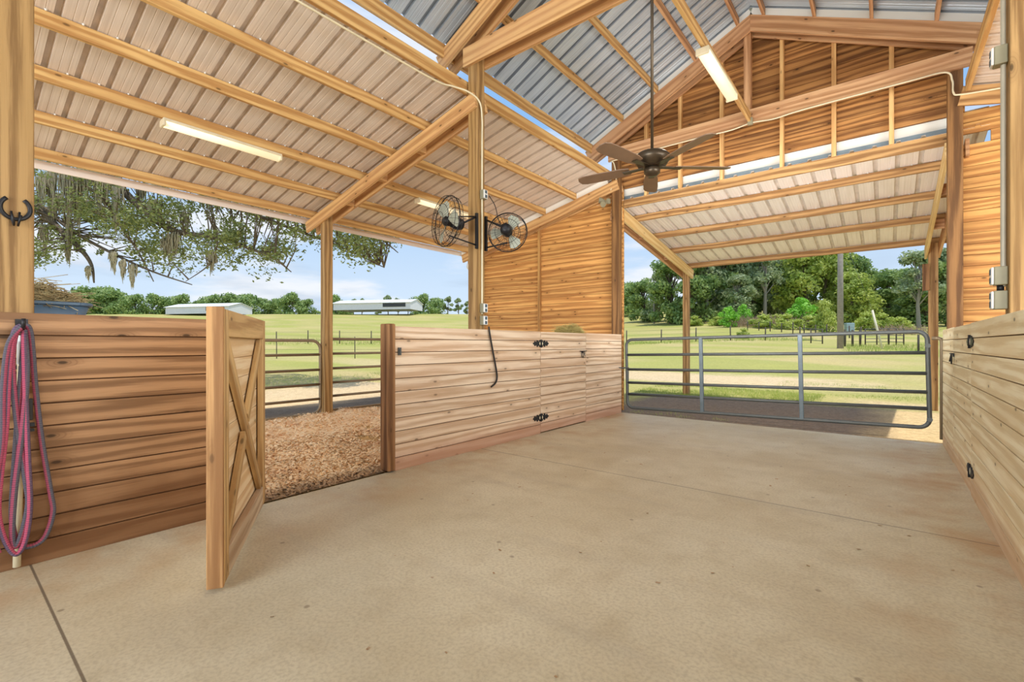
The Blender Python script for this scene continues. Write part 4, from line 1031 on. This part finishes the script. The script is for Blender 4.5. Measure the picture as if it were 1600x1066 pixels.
p = onground(1435, 30); m = MB(); m.tube([p - Vector((0, 0, .2)), p + Vector((0, 0, 1.15))], .06, 7); tag(m.build('fence_stake', M['fencepost']), 'single grey stake in the grass by the porch post', 'post')
def upole(u, d, h, r, label):
    p = onground(u, d); t = thing('utility_pole', label, 'pole', p); m = MB(); m.tube([p - Vector((0, 0, .5)), p + Vector((.0, 0, h))], [r, r * .72], 12); m.build('shaft', M['polewood'], t)
    m = MB(); m.tube([p + Vector((0, 0, h * .95)), p + Vector((.6, .2, h * .97))], .04, 6); m.build('arm', M['galv'], t); return t, p
t, p = upole(1313, 34, 9.5, .21, 'weathered utility pole standing near the corral panels')
upole(1022, 88, 6.2, .17, 'thin far utility pole in front of the wood edge')
q = onground(1379, 33); m = MB(); m.tube([q - Vector((0, 0, .1)), at(1363, 485, 33.5)], .07, 8); t2 = thing('guy_guard', 'pale leaning guy pole in the grass near the corral panels', 'pole', q); m.build('shaft', M['pvc'], t2)
m = MB(); m.tube([at(1363, 485, 33.5), p + Vector((0, 0, 8.6))], .012, 5); m.build('guy_wire', M['galv'], t2)
p = onground(1327, 58); m = MB(); m.box(p + Vector((0, 0, .55)), (.9, .7, 1.1), .5); tag(m.build('utility_cabinet', M['cabinet'], None, .05), 'pale blue utility cabinet beyond the corral panels', 'cabinet')
def brushpile(u0, u1, d, h, n, label):
    m = MB()
    for i in range(n):
        u = R.uniform(u0, u1); p = onground(u, d + R.uniform(-1.5, 1.5)); L = R.uniform(.3, 1.0) * h; a = R.uniform(0, 6.28); t_ = Vector((math.cos(a) * .7, math.sin(a) * .7, R.uniform(.3, 1.1))).normalized()
        q = p + Vector((0, 0, R.uniform(-.1, .25) * h)); m.tube([q, q + t_ * L * .5, q + t_ * L + Vector((R.uniform(-.2, .2), R.uniform(-.2, .2), 0))], [.03, .02, .008], 4, False)
    tag(m.build('brush_heap', M['brush']), label, 'brush', None, 'stuff')
brushpile(1140, 1275, 69, 2.2, 800, 'dry pale brush tangled along the foot of the wood edge')
brushpile(1375, 1462, 54, 1.5, 280, 'dry pale brush near the porch post at the wood edge')
# grass blades
m = MB()
def tuft(p, h, n, sp):
    for i in range(n):
        q = p + Vector((R.gauss(0, sp), R.gauss(0, sp), 0)); a = R.uniform(0, 6.28); ln = h * R.uniform(.5, 1.2); w = Vector((math.cos(a), math.sin(a), 0)) * h * .05; le = Vector((R.gauss(0, .3), R.gauss(0, .3), 0)) * ln
        b = len(m.v); m.v += [q - w, q + w, q + le + Vector((0, 0, ln))]; m.face((b, b + 1, b + 2))
for i in range(2600):
    x, y = R.uniform(-5.2, -1.2), R.uniform(11.5, 13.9)
    if noise.noise((x * .6, y * .9, 5)) > -.25: tuft(Vector((x, y, ground(x, y))), .06, 5, .05)
for i in range(1500):
    x, y = R.uniform(-2.5, 3.5), R.uniform(13.5, 17); 
    if noise.noise((x * .5, y * .7, 8)) > -.05: tuft(Vector((x, y, ground(x, y))), .06, 4, .07)
for i in range(900):
    x, y = R.uniform(-15.5, -12.2), R.uniform(-2, 11); tuft(Vector((x, y, ground(x, y))), .08, 5, .08)
for x, y in ((-3.6, 8.12), (-3.2, 8.15), (-2.7, 8.1), (-2.2, 8.2), (-3.0, 8.4)): tuft(Vector((x, y, ground(x, y))), .05, 30, .08)
for i in range(1100):
    p = onground(R.uniform(420, 930), R.uniform(44, 56)); tuft(p, .32, 4, .3)
for i in range(500):
    p = onground(R.uniform(980, 1270), R.uniform(42.5, 46)); tuft(p, .3, 4, .3)
for i in range(350):
    p = onground(R.uniform(1320, 1450), R.uniform(30, 37)); tuft(p, .28, 4, .25)
tag(m.build('grass_blades', M['bladegrass']), 'tufts of green grass along the tracks and fences', 'grass', None, 'stuff')

# ------------------------------------------------------------------ sky, sun, lamps, camera
w = bpy.data.worlds.new('World'); SC.world = w; w.use_nodes = True; nt = w.node_tree; n = nt.nodes; l = nt.links
bg = n['Background']
tc_ = n.new('ShaderNodeTexCoord'); sp = n.new('ShaderNodeSeparateXYZ'); l.new(tc_.outputs['Generated'], sp.inputs[0])
def mth(op, a, b):
    k = n.new('ShaderNodeMath'); k.operation = op
    for i, v in enumerate((a, b)):
        if isinstance(v, bpy.types.NodeSocket): l.new(v, k.inputs[i])
        else: k.inputs[i].default_value = v
    return k.outputs[0]
def mr(f, a, b, c=0.0, d=1.0):
    k = n.new('ShaderNodeMapRange'); k.interpolation_type = 'SMOOTHSTEP'; l.new(f, k.inputs[0])
    for i, v in zip((1, 2, 3, 4), (a, b, c, d)): k.inputs[i].default_value = v
    return k.outputs[0]
def mx(f, a, b):
    k = n.new('ShaderNodeMix'); k.data_type = 'RGBA'
    if isinstance(f, bpy.types.NodeSocket): l.new(f, k.inputs[0])
    else: k.inputs[0].default_value = f
    for i, v in ((6, a), (7, b)):
        if isinstance(v, bpy.types.NodeSocket): l.new(v, k.inputs[i])
        else: k.inputs[i].default_value = v
    return k.outputs[2]
z = sp.outputs[2]
sky = mx(mr(z, .0, .45), lin((214, 232, 250)), lin((144, 190, 240)))
cv = n.new('ShaderNodeCombineXYZ'); zz = mth('ADD', mth('MAXIMUM', z, 0.0), .16)
l.new(mth('DIVIDE', sp.outputs[0], zz), cv.inputs[0]); l.new(mth('DIVIDE', sp.outputs[1], zz), cv.inputs[1]); l.new(mth('MULTIPLY', z, 7.0), cv.inputs[2])
nz = n.new('ShaderNodeTexNoise'); l.new(cv.outputs[0], nz.inputs['Vector']); nz.inputs['Scale'].default_value = .85; nz.inputs['Detail'].default_value = 6; nz.inputs['Roughness'].default_value = .55
cl_ = mr(nz.outputs['Fac'], .47, .63)
sky = mx(mth('MULTIPLY', cl_, .8), sky, lin((246, 247, 250)))
nz2 = n.new('ShaderNodeTexNoise'); l.new(cv.outputs[0], nz2.inputs['Vector']); nz2.inputs['Scale'].default_value = 1.1; nz2.inputs['Detail'].default_value = 4
sky = mx(mth('MULTIPLY', mth('MULTIPLY', mr(nz2.outputs['Fac'], .52, .68), mr(z, .24, .08)), .45), sky, lin((176, 194, 216)))
l.new(sky, bg.inputs[0]); bg.inputs[1].default_value = 1.06

def lamp(name, typ, loc, energy, color=(1, 1, 1), target=None, **kw):
    L = bpy.data.lights.new(name, typ); L.energy = energy; L.color = color
    for k, v in kw.items(): setattr(L, k, v)
    o = bpy.data.objects.new(name, L); COL.objects.link(o); o.location = loc
    if target is not None: o.rotation_euler = (Vector(target) - Vector(loc)).to_track_quat('-Z', 'Y').to_euler()
    return o
lamp('sun', 'SUN', (0, 0, 20), 3.4, (1, .95, .86), (-.25, -.07, 19), angle=.01)
# added fill lamps standing in for daylight from behind the camera and the stalls
lamp('rear_fill', 'AREA', (-1.4, -7.5, 2.4), 800, (.96, 1, .98), (-1.8, 4, 2.2), shape='RECTANGLE', size=6.0, size_y=3.0)
lamp('stall_fill', 'AREA', (4.2, 2.6, 2.3), 300, (.96, 1, .98), (-4, 3.6, 2.0), shape='RECTANGLE', size=4.6, size_y=1.6)
lamp('porch_fill', 'AREA', (-1.6, 6.2, 1.9), 80, (1, .97, .92), (-1.6, 9.5, 3.9), shape='RECTANGLE', size=3.0, size_y=.8)  # added fill lamp in the aisle, brightens the porch roof underside
for y in (2.22, 5.75): lamp('tube_glow', 'AREA', (-6.14, y, zlean(-6.14) - .13), 14, (1, .9, .74), (-6.14, y, 0), shape='RECTANGLE', size=.1, size_y=1.2)
lamp('tube_glow', 'AREA', (XC, 6.08, 4.44), 22, (1, .9, .74), (XC, 6.08, 0), shape='RECTANGLE', size=.1, size_y=1.2)

cam = bpy.data.cameras.new('camera'); co = bpy.data.objects.new('camera', cam); COL.objects.link(co)
co.location = (0, 0, HC); co.rotation_euler = (math.pi / 2, 0, 0.6756)
cam.sensor_width = 36; cam.lens = FPX / 1600 * 36; cam.shift_y = (HV - 533) / 1600; cam.clip_end = 2000; cam.clip_start = .05
SC.camera = co
SC.view_settings.view_transform = 'Standard'; SC.view_settings.look = 'None'; SC.view_settings.exposure = 0.0
cy = SC.cycles; cy.use_denoising = True; cy.max_bounces = 8; cy.diffuse_bounces = 5; cy.sample_clamp_indirect = 8
